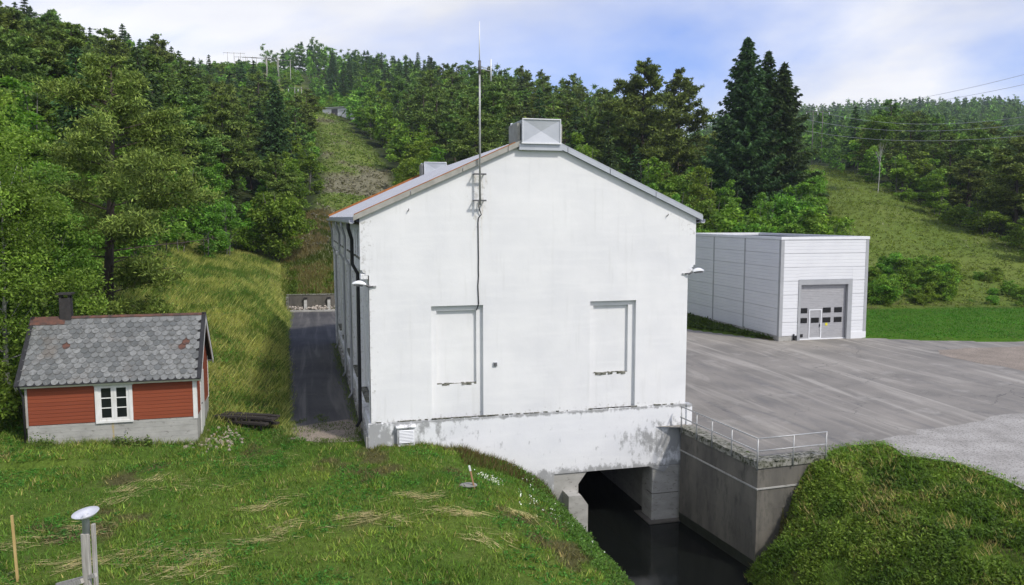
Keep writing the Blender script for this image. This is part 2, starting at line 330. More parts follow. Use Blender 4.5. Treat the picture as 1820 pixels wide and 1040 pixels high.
# ------------------------------------------------------------------ terrain
AN = R(14.7); U = np.array((math.cos(AN), math.sin(AN))); V = np.array((-math.sin(AN), math.cos(AN)))
BO = np.array((-5.37, 29.55))                     # left front corner of the power station
def bp(u, v): return BO + U * (u * 1.0085) + V * v           # building coordinates -> world
COLS = [  # azimuth column (as 910 + 1430*x/y), profile distance:height
 (-900, {0: 0, 25: 1, 40: 6, 70: 13, 100: 22, 150: 38, 250: 66, 400: 80, 900: 90}),
 (0, {0: 0, 24: .1, 29: .5, 33: 1.6, 38: 3.2, 45: 5, 60: 9, 90: 18, 150: 35, 220: 52, 300: 56, 420: 66, 900: 90}),
 (150, {0: 0, 28: .2, 34: .7, 38: 2.4, 45: 4.6, 60: 7.4, 90: 15, 150: 31, 220: 48, 300: 54, 420: 72, 900: 90}),
 (260, {0: 0, 32: .1, 35: .5, 39: 1.9, 45: 3.3, 60: 5.2, 90: 11.5, 150: 28, 220: 43, 300: 52, 420: 76, 900: 90}),
 (350, {0: 0, 31: 0, 35: .5, 40: 1.7, 45: 2.5, 60: 4.0, 80: 5.2, 100: 9.5, 150: 24, 220: 37, 300: 54, 360: 72, 420: 80, 900: 90}),
 (400, {0: 0, 31: 0, 35: .5, 40: 1.4, 50: 2.8, 60: 3.7, 80: 4.9, 100: 8.5, 150: 20, 220: 34, 300: 55, 360: 72, 420: 80, 900: 90}),
 (450, {0: 0, 31: 0, 35: .3, 42: .9, 50: 1.8, 60: 2.6, 73: 3.4, 80: 4.2, 100: 8, 150: 19, 220: 34, 300: 54, 360: 72, 420: 80, 900: 90}),
 (492, {0: 0, 33: 0, 45: .5, 60: .9, 73: 1.2, 78: 3.0, 85: 4.4, 100: 8, 150: 18, 230: 35, 300: 52, 360: 72, 420: 80, 900: 90}),
 (508, {0: 0, 74.4: 0, 76: 1.5, 85: 4.2, 100: 8, 150: 18.5, 235: 37, 300: 50, 360: 70, 420: 82, 900: 95}),
 (570, {0: 0, 74.4: 0, 76: 1.4, 85: 4.3, 95: 7.6, 130: 14, 235: 38.5, 250: 39, 300: 48, 380: 70, 420: 84, 900: 98}),
 (700, {0: 0, 72: 0, 80: 2, 100: 7, 130: 12, 150: 17, 230: 34, 350: 64, 420: 74, 900: 80}),
 (900, {0: 0, 72: 0, 100: 6, 150: 18, 250: 39, 350: 55, 420: 62, 900: 75}),
 (1100, {0: 0, 75: .3, 100: 4, 150: 13, 250: 33, 350: 45, 500: 52, 900: 75}),
 (1210, {0: 0, 75: .3, 100: 4, 150: 10, 250: 20, 350: 30, 500: 45, 900: 80}),
 (1300, {0: 0, 76: .2, 100: 4.5, 120: 7.5, 200: 14, 350: 28, 500: 48, 700: 88, 900: 100, 1500: 110}),
 (1440, {0: 0, 74: .1, 80: 1.5, 100: 6.8, 140: 13.2, 180: 20, 250: 24, 350: 34, 500: 58, 700: 92, 900: 105, 1500: 110}),
 (1560, {0: 0, 74: .2, 80: 1.6, 90: 3.6, 110: 8, 130: 12, 180: 20, 300: 32, 500: 60, 700: 95, 900: 105, 1500: 110}),
 (1800, {0: 0, 75: .3, 82: 1.3, 95: 4.1, 130: 8.5, 180: 14, 300: 26, 500: 60, 700: 98, 900: 110, 1500: 115}),
 (2400, {0: 0, 75: 0, 90: 1.5, 110: 4, 150: 8, 300: 25, 500: 55, 700: 95, 900: 110, 1500: 115}),
 (3200, {0: 0, 75: 0, 150: 8, 300: 25, 500: 55, 700: 95, 900: 110, 1500: 115})]
CT = np.array([(c[0] - 910) / 1430 for c in COLS])
def table_z(x, y):
    yy = np.maximum(y, 1.); t = np.clip(x / yy, CT[0], CT[-1] - 1e-6)
    Z = np.stack([np.interp(yy, list(c[1].keys()), list(c[1].values())) for c in COLS])
    i = np.clip(np.searchsorted(CT, t, side='right') - 1, 0, len(CT) - 2); fr = (t - CT[i]) / (CT[i + 1] - CT[i])
    ix = np.arange(len(t)); return np.where(y > 3, Z[i, ix] * (1 - fr) + Z[i + 1, ix] * fr, 0)
YARD = [(7.3, 32.3), (8.95, 27.95), (11.5, 28.75), (12.6, 29.6), (14.3, 29.95), (17.5, 31.6), (22.1, 34.05), (40, 41), (75, 52), (75, 60), (35, 55.4), (30, 55.6), (25.6, 56.9), (25.2, 57.4), (18.3, 55.75),
        (16.4, 58.3), (13.4, 61.7), (6, 68), (-4, 64), (-5, 56), (1, 50), (1.5, 33)]
DRIVE = [(-5.9, 30.6), (-7.0, 30.3), (-8.6, 30.8), (-9.5, 33.2), (-16.3, 57.2), (-20.3, 72.6), (-14, 73.6), (-8, 64), (-6, 45), (-3, 34)]
GRAV1 = [(14.0, 30.3), (17.3, 32.2), (21.9, 34.65), (40, 41.8), (44, 24), (30, 12), (17.5, 17.5), (16.6, 22), (16.2, 25.6), (15.6, 27.6), (14.2, 28.5)]
GRAV2 = [(26.9, 50.06), (27.3, 48), (28.7, 44.5), (33, 41.5), (75, 53), (75, 57), (36, 53.4), (30, 52.6), (27.6, 51.6)]
WC0 = np.array((2.69, 31.05)); WD = np.array((.245, -.9695)); WN = np.array((.9695, .245))   # canal left waterline
def canal_s(x, y): return (x - WC0[0]) * WN[0] + (y - WC0[1]) * WN[1]
WALL = [(6.98, 32.45), (8.66, 27.65), (11.42, 28.55)]
PAVE = list(zip(YARD[2:6], YARD[3:7])) + [(GRAV1[k], GRAV1[k + 1]) for k in range(6, 10)] + [(GRAV1[10], GRAV1[0])]
def terrain(x, y):
    x = np.asarray(x, float).ravel(); y = np.asarray(y, float).ravel()
    z = table_z(x, y)
    far = sstep(70, 160, y)
    z = z + (fbm(x / 3.1, y / 3.1, 3) - .5) * .16 * sstep(2, 12, np.abs(y)) * (1 - far) + (fbm(x / 14., y / 14., 7) - .5) * 3. * far + (fbm(x / .8, y / .8, 5) - .5) * .07 * (1 - far)
    yard = inpoly(x, y, YARD) | inpoly(x, y, DRIVE) | inpoly(x, y, GRAV1) | inpoly(x, y, GRAV2)
    z = np.where(yard, -.05 + 0 * z, z)
    u = (x - BO[0]) * U[0] + (y - BO[1]) * U[1]; v = (x - BO[0]) * V[0] + (y - BO[1]) * V[1]
    inb = (u > .1) & (u < 12.8) & (v > .1) & (v < 25.9)
    z = np.where(inb, np.minimum(z, -.25), z)
    s = canal_s(x, y)
    left = np.interp(-s, [-.3, 0, .5, 1.6, 3.0, 4.6, 6.2], [-4.6, -4.2, -3.5, -1.85, -1.0, -.36, .02])
    right = np.interp(s - 4.3, [-.2, 0, .3, .9, 2.0, 3.4, 5.5, 7.5, 8.6], [-4.6, -4.3, -3.4, -2.7, -1.9, -1.15, -.5, -.1, .02])
    wl = np.hypot(WALL[1][0] - WALL[0][0], WALL[1][1] - WALL[0][1]); al = ((x - WALL[0][0]) * (WALL[1][0] - WALL[0][0]) + (y - WALL[0][1]) * (WALL[1][1] - WALL[0][1])) / wl
    dp = np.full(len(x), 99.)
    for q0, q1 in PAVE:
        e = np.array(q1) - np.array(q0); tt = np.clip(((x - q0[0]) * e[0] + (y - q0[1]) * e[1]) / (e @ e), 0, 1); dp = np.minimum(dp, np.hypot(x - q0[0] - e[0] * tt, y - q0[1] - e[1] * tt))
    right = right + (np.maximum(right, -.04 - dp * .42 - np.maximum(dp - .9, 0) * .8) - right) * sstep(4.3, 5.6, s)
    of1 = ((x - WALL[0][0]) * (WALL[0][1] - WALL[1][1]) + (y - WALL[0][1]) * (WALL[1][0] - WALL[0][0])) / wl
    right = right + (-4.6 - right) * sstep(wl + .9, wl - .6, al) * sstep(1.7, .7, of1)
    bank = np.maximum(left, right)
    nz = (fbm(x / 1.3, y / 1.3, 21) - .5) * .35 * sstep(-4.2, -2.5, bank) * sstep(0.02, -.3, bank)
    bank = bank + nz
    # the retaining wall holds the yard: no bank behind it
    a, b, c = [np.array(p) for p in WALL]
    d1 = (b - a) / np.linalg.norm(b - a); n1 = np.array((-d1[1], d1[0]))        # to the right of the wall looking to the camera
    d2 = (c - b) / np.linalg.norm(c - b); n2 = np.array((-d2[1], d2[0]))
    behind = ((x - a[0]) * n1[0] + (y - a[1]) * n1[1] > .32) & ((x - b[0]) * n2[0] + (y - b[1]) * n2[1] > .32) & ((x - b[0]) * d2[0] + (y - b[1]) * d2[1] < np.linalg.norm(c - b) + .25)
    cv = (v < .2) & ~behind & ~yard
    z = np.where(cv, np.minimum(z, bank), z)
    tun = (u > 8.0) & (u < 13.0) & (v > -1) & (v < 14.5)
    z = np.where(tun & ~behind, -4.6, z)
    return z
def gz(x, y): return float(terrain([x], [y])[0])
def axis(a, b, step, lo, hi, g=1.09):
    c = list(np.arange(a, b, step)); d = step
    while c[-1] < hi: d = min(d * g, 40); c.append(c[-1] + d)
    d = step; f = [c[0]]
    while f[-1] > lo: d = min(d * g, 40); f.append(f[-1] - d)
    return np.array(f[:0:-1] + c)
gx = axis(-22, 20, .3, -900, 1300); gy = axis(12, 50, .3, -300, 1700, 1.04)
GX, GY = np.meshgrid(gx, gy); nx, ny = len(gx), len(gy)
GZ = terrain(GX, GY).reshape(GX.shape)
def pxd(x, y): return 910 + 1430 * np.asarray(x) / np.maximum(np.asarray(y), 1.)
CORR_D = [0, 80, 95, 130, 200, 235, 300, 420]
CORR_L = [505, 505, 560, 585, 572, 540, 455, 400]; CORR_R = [660, 660, 700, 705, 625, 600, 545, 530]
FOOT_PX = [1240, 1300, 1400, 1440, 1560, 1700, 1830, 2100, 2600]; FOOT_D = [100, 118, 170, 182, 136, 112, 92, 84, 80]
def colour(x, y):
    """natural ground colour: lawn, mown bank, meadow, power-line clearing, forest floor"""
    x = np.asarray(x).ravel(); y = np.asarray(y).ravel(); p = pxd(x, y); n = len(x)
    a = fbm(x / 2.2, y / 2.2, 31); b = fbm(x / .7, y / .7, 37); c3 = fbm(x / 9, y / 9, 41)
    lawn = np.outer(1 - a, (.060, .125, .016)) + np.outer(a, (.13, .18, .03))
    br = sstep(.57, .68, fbm(x / 1.6, y / 1.6, 51))
    lawn = lawn * (1 - br[:, None] * .75) + np.array((.095, .07, .04)) * (br * .75)[:, None]
    col = lawn
    bank = sstep(33, 37, y) * sstep(515, 495, p) * sstep(120, 250, p) * sstep(95, 80, y)
    dry = np.outer(1 - b, (.10, .14, .026)) + np.outer(b, (.27, .26, .085))
    col = col * (1 - bank[:, None]) + dry * bank[:, None]
    mead = sstep(73, 78, y) * sstep(1230, 1300, p)
    mc = np.outer(1 - c3, (.085, .15, .022)) + np.outer(c3, (.17, .205, .048))
    col = col * (1 - mead[:, None]) + mc * mead[:, None]
    cl = np.interp(y, CORR_D, CORR_L); cr = np.interp(y, CORR_D, CORR_R)
    cor = sstep(80, 90, y) * sstep(cl - 15, cl + 5, p) * sstep(cr + 15, cr - 5, p)
    e = sstep(.50, .66, fbm(x / 12, y / 12, 61))
    cc = np.outer(1 - e, (.16, .20, .05)) + np.outer(e, (.20, .19, .13))
    col = col * (1 - cor[:, None]) + cc * cor[:, None]
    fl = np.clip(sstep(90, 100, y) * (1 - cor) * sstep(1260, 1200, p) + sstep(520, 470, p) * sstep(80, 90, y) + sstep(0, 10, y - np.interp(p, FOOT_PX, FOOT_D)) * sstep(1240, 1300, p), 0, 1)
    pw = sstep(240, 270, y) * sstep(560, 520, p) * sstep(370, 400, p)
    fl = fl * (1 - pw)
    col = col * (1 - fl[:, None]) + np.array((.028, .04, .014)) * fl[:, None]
    rl = sstep(50, 53, y) * sstep(74, 72, y) * sstep(1400, 1500, p)
    col = col * (1 - rl[:, None]) + np.outer(rl * (.8 + .4 * a), (.065, .145, .012))
    return np.clip(col, .01, 1)
idx = np.arange(nx * ny).reshape(ny, nx)
Fq = np.stack([idx[:-1, :-1], idx[:-1, 1:], idx[1:, 1:], idx[1:, :-1]], -1).reshape(-1, 4)
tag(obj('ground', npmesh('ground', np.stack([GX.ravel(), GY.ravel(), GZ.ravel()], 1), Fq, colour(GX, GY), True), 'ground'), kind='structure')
def sheet(name, P, z, mat):
    b = B(); f = b.faces.new([b.verts.new((x, y, z)) for x, y in P]); bmesh.ops.triangulate(b, faces=[f])
    ob = obj(name, b, mat); tag(ob, kind='structure'); return ob
def wob(P, amp, seed, keep=()):
    """break a straight outline into an uneven one"""
    out = []; rr = random.Random(seed)
    for k in range(len(P)):
        a = np.array(P[k], float); c = np.array(P[(k + 1) % len(P)], float); n = max(1, int(np.linalg.norm(c - a) / .7)) if k not in keep else 1
        n = min(n, 60)
        for j in range(n):
            q = a + (c - a) * j / n; out.append((q[0] + (rr.uniform(-amp, amp) if j else 0), q[1] + (rr.uniform(-amp, amp) if j else 0)))
    return out
sheet('asphalt_yard', wob(YARD, .16, 1, keep=(0, 1, 17, 18, 19, 20, 21)), .012, 'asphalt')
sheet('driveway', wob(DRIVE, .2, 2, keep=(6, 7, 8, 9)), .012, 'asphalt_shaded')
sheet('gravel_area', wob(GRAV1, .25, 3), .018, 'gravel'); sheet('gravel_area', wob(GRAV2, .25, 4), .018, 'gravel_brown')
sheet('gravel_area', wob([(-9.25, 32.0), (-8.7, 30.6), (-7.4, 30.1), (-5.75, 30.3), (-6.2, 33.0), (-7.0, 33.6), (-8.2, 32.9)], .25, 6), .03, 'gravel_brown')
wp = [WC0 + WN * s + WD * t for s, t in ((-.8, -.2), (-.8, 60), (5.8, 60), (6.2, -.2))]
tw = [bp(12.3, 14.2), bp(8.0, 14.2)]
sheet('canal_water', [tuple(p) for p in wp] + [tuple(p) for p in tw], -4.0, 'water')
# ------------------------------------------------------------------ the white power station
ps = empty('power_station', (BO[0], BO[1], 0), AN, 'large white plastered power station with a low gable roof over a canal', 'building')
ps.scale = (1.0085, 1, 1); W, LN = 12.9, 26.0
# front wall: two blind windows, each a recess within a recess
OUT = [(2.38, 4.37, .9, 5.25), (8.69, 10.64, .9, 5.27)]; INN = [(2.60, 4.13, 2.21, 5.05), (8.88, 10.36, 2.33, 5.08)]
def fd(u, z):
    d = 0
    for a, c, e, g in OUT:
        if a < u < c and e < z < g: d = .15
    for a, c, e, g in INN:
        if a < u < c and e < z < g: d = .27
    return d
us = sorted({0.1, W - .02} | {q for r in OUT + INN for q in r[:2]}); zs = sorted({.9, 6.42} | {q for r in OUT + INN for q in r[2:]})
b = relief(B(), us, zs, fd, lambda u, z, d: (u, d, z))
# upper wall, wider than the lower one, on a stepped corbel
prof = [(.1, 6.42), (.1, 6.46), (-.02, 6.46), (-.03, 6.53), (-.12, 6.58), (-.14, 6.66), (-.21, 6.66), (-.21, 8.58), (6.49, 11.62), (13.2, 8.58), (13.2, 6.66), (13.13, 6.66), (13.11, 6.58), (13.02, 6.53), (13.01, 6.46), (W - .02, 6.46), (W - .02, 6.42)]
b.faces.new([b.verts.new((p[0], 0, p[1])) for p in prof])
bmesh.ops.remove_doubles(b, verts=b.verts[:], dist=1e-4)
obj('gable_wall', b, 'plaster', ps)
# crumbled mortar lips on the sills of the blind windows
for k, (a, c, e, g) in enumerate(INN):
    b = B(); rr = random.Random(k); n = 16; top = [(a + (c - a) * i / n, .045 + rr.random() * .05) for i in range(n + 1)]
    for i in range(n):
        h = e - .03 + rr.uniform(-.02, .02); box(b, top[i][0], top[i + 1][0], .11 + rr.random() * .06, .272, h - .03, e + rr.random() * .035)
    obj('crumbled_sill', b, 'moss', ps)
# plinth (concrete beam over the canal mouth) with an uneven upper lip
b = B(); n = 150; rr = random.Random(4); xs = [-.02 + (W + .04) * i / n for i in range(n + 1)]
V0 = [b.verts.new((x, -.035, -4.6 if x < 7.2 else -1.64)) for x in xs]
VB = [b.verts.new((x, -.035, .80)) for x in xs]
V1 = [b.verts.new((x, -.035 + rr.uniform(-.010, .010), .875 + rr.uniform(-.025, .015))) for x in xs]
V2 = [b.verts.new((x, .01, .895 + rr.uniform(-.01, .012))) for x in xs]
V3 = [b.verts.new((x, .6, -4.6 if x < 7.2 else -1.64)) for x in xs]
for i in range(n):
    for q in ((V0, VB), (VB, V1), (V1, V2), (V3, V0)): b.faces.new((q[0][i], q[0][i + 1], q[1][i + 1], q[1][i]))
obj('plinth', b, 'plinth', ps)
b = B(); rr = random.Random(8)
for i in range(70):
    x = rr.uniform(.1, 12.6) if i % 2 else rr.gauss(3.5, 1.5); x = min(max(x, .1), 12.6); l = rr.uniform(.03, .22); box(b, x, min(x + l, 12.85), -.03, .01, .905 + rr.uniform(-.01, .01), .93 + rr.uniform(0, .015))
tag(obj('mortar_joint', b, 'moss', ps), kind='stuff')
# long side walls with pilasters, tall blind windows and small upper windows
NB = 5; BW = LN / NB
def side(name, sgn, x0):
    root_us = sorted({0, LN} | {k * BW + o for k in range(NB) for o in (.55, 1.35, 1.55, 3.65, 3.85, BW - .55)}); zs = [0, .9, 1.5, 1.7, 5.2, 5.4, 6.0, 6.46]
    def d(v, z):
        if z < .9: return -.07
        q = v % BW
        if q < .55 or q > BW - .55: return -.02
        if 1.55 < q < 3.65 and 1.7 < z < 5.2: return .30
        if 1.35 < q < 3.85 and 1.5 < z < 5.4: return .16
        return .12 if z < 6.0 else .02
    b = relief(B(), root_us, zs, d, lambda v, z, dd: (x0 - sgn * dd, v, z))
    # upper wall
    us2 = sorted({0, LN} | {k * BW + o for k in range(NB) for o in (.8, 1.5, 2.2, 3.0, 3.7, 4.4)}); z2 = [6.46, 6.68, 7.1, 8.1, 8.6]
    def d2(v, z):
        if z < 6.68: return -.10
        q = v % BW
        if 7.1 < z < 8.1 and (.8 < q < 1.5 or 2.2 < q < 3.0 or 3.7 < q < 4.4): return -.08
        return -.21
    relief(b, us2, z2, d2, lambda v, z, dd: (x0 - sgn * dd, v, z))
    obj(name, b, 'plaster', ps)
    for k in range(NB):
        v0 = k * BW
        wd = obj('window', bx(x0 - sgn * .29 - .01, x0 - sgn * .29 + .01, v0 + 1.6, v0 + 3.6, 1.74, 5.16), 'glass_blue', ps)
        b = B(); xx = sorted((x0 - sgn * .285, x0 - sgn * .20))
        for q in (1.56, 2.2, 2.9, 3.58): box(b, *xx, v0 + q, v0 + q + .07, 1.7, 5.2)
        for q in (1.7, 2.55, 3.4, 4.25, 5.13): box(b, xx[0] + .01, xx[1] - .01, v0 + 1.6, v0 + 3.6, q, q + .06)
        obj('window_frame', b, 'white_metal', wd)
        xx = sorted((x0 - sgn * .31, x0 + sgn * .09)); obj('window_sill', bx(*xx, v0 + 1.3, v0 + 3.9, 1.40, 1.5), 'moss', wd)
        for q, r in ((.8, 1.5), (2.2, 3.0), (3.7, 4.4)):
            xx = sorted((x0 + sgn * .09, x0 + sgn * .1)); w2 = obj('clerestory_window', bx(*xx, v0 + q + .02, v0 + r - .02, 7.12, 8.08), 'glass_blue', ps)
            xx = sorted((x0 + sgn * .1, x0 + sgn * .27)); obj('window_sill', bx(*xx, v0 + q - .04, v0 + r + .04, 7.0, 7.07), 'moss', w2)
    # projecting corbel caps under the upper wall
    for k in range(NB + 1):
        c0 = max(0.0, k * BW - .5); c1 = min(LN, k * BW + .5); xx = sorted((x0 + sgn * .03, x0 + sgn * .31)); obj('corbel', bx(*xx, c0 + .01, c1 - .01, 6.30, 6.52, bev=.03), 'plaster', ps)
    b = B()
    for k in range(40):                                             # weathered base blocks along the drive
        rr = random.Random(k + 77); v0 = k * LN / 40; xx = sorted((x0 + sgn * .06, x0 + sgn * (.12 + rr.random() * .1))); box(b, *xx, v0 + .02, v0 + LN / 40 - .02, -.2, .25 + rr.random() * .4)
    obj('base_course', b, 'concrete', ps)
side('long_wall', -1, 0.1); side('long_wall', 1, W - .1)
b = B(); b.faces.new([b.verts.new((p[0], LN, p[1])) for p in [(-.1, -.5), (-.21, 8.58), (6.49, 11.62), (13.2, 8.58), (13, -.5)]]); obj('gable_wall', b, 'plaster', ps)
# roof: two sheets with standing seams, verges, eave gutters
SL = (11.62 - 8.58) / 6.7
def roofz(u): return 8.60 + SL * (6.70 - abs(u - 6.49))
for sg in (-1, 1):
    e = 6.49 + sg * 6.90
    b = B(); pts = [(6.49, roofz(6.49) + .02), (e, roofz(e) + .02), (e, roofz(e) + .10), (6.49, roofz(6.49) + .10)]; prism(b, pts, 'y', -.10, LN + .14)
    rf = obj('roof_slope', b, 'roof_metal', ps)
    b = B()
    for k in range(1, 40):
        y = k * LN / 40
        ps2 = [(6.49, roofz(6.49) + .10), (e, roofz(e) + .10), (e, roofz(e) + .135), (6.49, roofz(6.49) + .135)]; prism(b, ps2, 'y', y, y + .03)
    obj('standing_seams', b, 'roof_metal', rf)
    # front verge in lengths with open joints, rusty drip edge
    segs = [0, .17, .42, .70, 1.0]
    for a, c in zip(segs, segs[1:]):
        ua = 6.49 + sg * 6.94 * (a + .002); uc = 6.49 + sg * 6.94 * (c - .002)
        q = [(ua, roofz(ua) - .03), (uc, roofz(uc) - .03), (uc, roofz(uc) + .17), (ua, roofz(ua) + .17)]
        obj('verge_trim', prism(B(), q, 'y', -.17, -.105), 'trim_metal' if sg < 0 else 'zinc', ps)
    q = [(6.49 + sg * .9, roofz(6.49 + sg * .9) + .173), (e, roofz(e) + .173), (e, roofz(e) + .205), (6.49 + sg * .9, roofz(6.49 + sg * .9) + .205)]
    obj('verge_cap', prism(B(), q, 'y', -.175, -.04), 'rust' if sg < 0 else 'zinc', ps)
    q = [(6.49, roofz(6.49) - .02), (e, roofz(e) - .02), (e, roofz(e) + .26), (6.49, roofz(6.49) + .26)]
    obj('verge_trim', prism(B(), q, 'y', LN + .145, LN + .25), 'rust', ps)
    ge = 6.49 + sg * 6.98; zg = roofz(ge)
    q = [(ge - .09, zg + .03), (ge - .09, zg - .07), (ge - .04, zg - .11), (ge + .04, zg - .11), (ge + .09, zg - .07), (ge + .09, zg + .04), (ge + .07, zg + .04), (ge + .07, zg - .06), (ge - .07, zg - .06), (ge - .07, zg + .03)]
    obj('gutter', prism(B(), q, 'y', -.08, LN + .1), 'roof_metal', ps)
    obj('soffit', prism(B(), [(e - sg * .04, zg - .04), (6.49 + sg * 6.6, zg - .16), (6.49 + sg * 6.6, zg - .12), (e - sg * .04, zg)], 'y', .02, LN), 'wood_dark', ps)
# downpipes on the drive side
def dpipe(v, mat, r=.055):
    ge = 6.49 - 6.98; zg = roofz(ge)
    obj('downpipe', tb([(ge, v, zg - .1), (ge, v, zg - .3), (-.34, v + .35, zg - .75), (-.34, v + .35, 6.75), (-.13, v + .35, 6.35), (-.13, v + .35, .4), (-.28, v + .35, .15)], r), mat, ps)
dpipe(2.2, 'black', .07); dpipe(7.6, 'grey_metal'); dpipe(13.0, 'grey_metal'); dpipe(22.6, 'grey_metal')
# two sheet-metal ventilators on the ridge with cross-broken fronts
def ventilator(y0, y1, name):
    z0, z1, xa, xb = 11.42, 12.28, 5.86, 7.32; xm, zm = (xa + xb) / 2, (z0 + z1) / 2
    b = B(); c = [b.verts.new(p) for p in ((xa, y0, z0), (xb, y0, z0), (xb, y0, z1), (xa, y0, z1))]; m = b.verts.new((xm, y0 + .05, zm)); d = [b.verts.new((v.co.x, y1, v.co.z)) for v in c]; m2 = b.verts.new((xm, y1 - .05, zm))
    for i in range(4):
        j = (i + 1) % 4; b.faces.new((c[i], c[j], m)); b.faces.new((d[j], d[i], m2)); b.faces.new((c[j], c[i], d[i], d[j]))
    o = obj(name, b, 'zinc', ps)
    fr = B()
    for x0, x1, a, e in ((xa - .02, xb + .02, z1, z1 + .035), (xa - .05, xb + .05, z0 - .05, z0), (xa - .025, xa, z0, z1), (xb, xb + .025, z0, z1)): box(fr, x0, x1, y0 - .04, y0 + .05, a, e); box(fr, x0, x1, y1 - .05, y1 + .04, a, e)
    obj('ventilator_frame', fr, 'white_metal', o)
    for sx in (xa - .16, xb + .04):                                 # side louvres set off the box
        l = B(); box(l, sx, sx + .12, y0 + .25, y1 - .25, z0 - .25, z1 - .12)
        obj('louvre', l, 'trim_metal', o)
    obj('ridge_flashing', bx(xa - .12, xb + .12, y0 + .06, y1 - .06, z0 - .28, z0 - .055), 'zinc', o)
ventilator(-.26, 1.5, 'roof_ventilator'); ventilator(LN - 1.4, LN + .2, 'roof_ventilator')
# louvred vent in the plinth, junction box
b = bx(1.02, 1.69, -.20, -.06, -.42, .74, bev=.015); lv = obj('plinth_vent', b, 'plinth', ps)
obj('vent_opening', bx(1.10, 1.64, -.212, -.195, .10, .64), 'dark_steel', lv)
for k in range(9):
    z = .13 + k * .056; obj('slat', prism(B(), [(-.245, z), (-.21, z + .04), (-.205, z + .036), (-.24, z - .004)], 'x', 1.10, 1.64), 'white_metal', lv)
obj('vent_hood', prism(B(), [(-.26, .72), (-.05, .80), (-.05, .745), (-.25, .69)], 'x', .98, 1.73), 'plinth', lv)
jb = obj('junction_box', bx(4.75, 4.91, -.06, .0, 2.85, 3.01, bev=.01), 'grey_metal', ps); obj('box_lid', bx(4.775, 4.885, -.07, -.061, 2.875, 2.985), 'dark_steel', jb)
for x, z in ((1.55, 8.83), (11.9, 8.65)): obj('wall_hook', tb([(x, .02, z), (x, -.08, z), (x + .02, -.1, z + .04), (x + .03, -.07, z + .08)], .018, 6), 'dark_steel', ps)
# canal mouth: abutments, tunnel walls, haunches
obj('abutment', prism(B(), [(6.9, -4.6), (8.26, -4.6), (8.26, -2.15), (8.62, -1.66), (6.9, -1.66)], 'y', .02, 14), 'concrete', ps)
obj('abutment_nose', prism(B(), [(8.0, -4.6), (8.40, -4.6), (8.40, -2.75), (8.12, -2.35), (7.6, -2.35), (7.6, -4.6)], 'y', -.75, .015), 'concrete', ps)
pr = obj('pier', bx(11.45, 12.86, -.03, 1.0, -4.6, -1.66, bev=.03), 'concrete', ps)
obj('pier_joint', bx(11.44, 12.63, -.036, .5, -2.84, -2.81), 'concrete_wet', pr); obj('pier_footing', bx(11.2, 12.9, -.35, 1.2, -4.6, -3.95), 'concrete_wet', pr)
obj('haunch', prism(B(), [(11.3, -1.655), (12.2, -1.655), (11.95, -1.93)], 'y', -.06, -.035), 'plinth', ps)
obj('tunnel_wall', bx(11.75, 12.4, 1.02, 14, -4.6, -1.66), 'concrete', ps)
obj('tunnel_end', bx(8.3, 11.7, 13.6, 13.9, -4.6, -1.66), 'concrete_wet', ps)
obj('tunnel_ceiling', bx(8.3, 12.6, .62, 14, -1.63, -1.4), 'concrete_wet', ps)
obj('corner_post', bx(12.9, 13.16, -.1, .35, -.3, .88, bev=.02), 'plinth', ps)

# ------------------------------------------------------------------ things on the facade
def bl(u, v, z): p = bp(u, v); return (p[0], p[1], z)
def wall_lamp(u, z, side, label):
    e = empty('wall_lamp', bl(u, -.0, z), AN, label, 'lamp', 'floodlights on the corners of the white building')
    s = side
    obj('wall_bracket', bx(min(0, -s * .22), max(0, -s * .22), -.05, .0, -.03, .03), 'steel', e)
    obj('arm', tb([(-s * .1, -.04, 0), (s * .06, -.1, .0), (s * .2, -.14, .1)], [.03, .035, .045]), 'dark_steel', e)
    b = B(); n = 9; rings = []
    for i in range(n + 1):
        t = i / n; wv = .11 * math.sin(math.pi * min(1, .18 + .82 * t) * .93) + .015; hh = .10 * math.sin(math.pi * (.12 + .85 * t)) + .02; x = s * (.16 + .52 * t); zc = .08 + .14 * t - .10 * t * t
        rings.append([b.verts.new((x, -.14 + wv * math.cos(a), zc + (hh * math.sin(a) if math.sin(a) > 0 else -.02))) for a in [2 * math.pi * k / 14 for k in range(14)]])
    for q, r in zip(rings, rings[1:]):
        for k in range(14): f = b.faces.new((q[k], q[(k + 1) % 14], r[(k + 1) % 14], r[k])); f.smooth = True
    b.faces.new(rings[0]); b.faces.new(rings[-1][::-1]); obj('lamp_head', b, 'white_metal', e)
    obj('lens', prism(B(), [(s * .26, .065), (s * .62, .10), (s * .6, .05), (s * .3, .02)], 'y', -.22, -.06), 'dark_steel', e)
wall_lamp(.14, 6.05, -1, 'white curved lamp head on the wall corner beside the shaded drive')
wall_lamp(12.84, 6.3, 1, 'white curved lamp head on the wall corner on the garage side')
am = empty('antenna_mast', bl(4.2, -.3, 9.0), AN, 'tall thin antenna mast bracketed to the white gable', 'antenna')
obj('mast_tube', tb([(0, 0, .05), (0, 0, 3.2), (0, 0, 5.0)], [.04, .038, .032]), 'steel', am)
obj('joint_sleeve', tb([(0, 0, 4.85), (0, 0, 5.35)], .055), 'dark_steel', am)
obj('whip', tb([(0, 0, 5.2), (0, 0, 6.75)], [.024, .016], 6), 'white_metal', am)
for z in (.22, 1.2):
    o = obj('wall_bracket', bx(-.24, .24, -.03, .03, z - .025, z + .03), 'dark_steel', am)
    for x in (-.2, .2): obj('standoff', bx(x - .02, x + .02, .031, .36, z - .02, z + .02), 'dark_steel', o)
o = obj('side_arm', tb([(-.12, 0, 5.06), (.42, 0, 5.0)], .016, 6), 'steel', am); obj('side_arm_brace', tb([(.02, 0, 5.12), (.42, 0, 5.08)], .012, 6), 'steel', am)
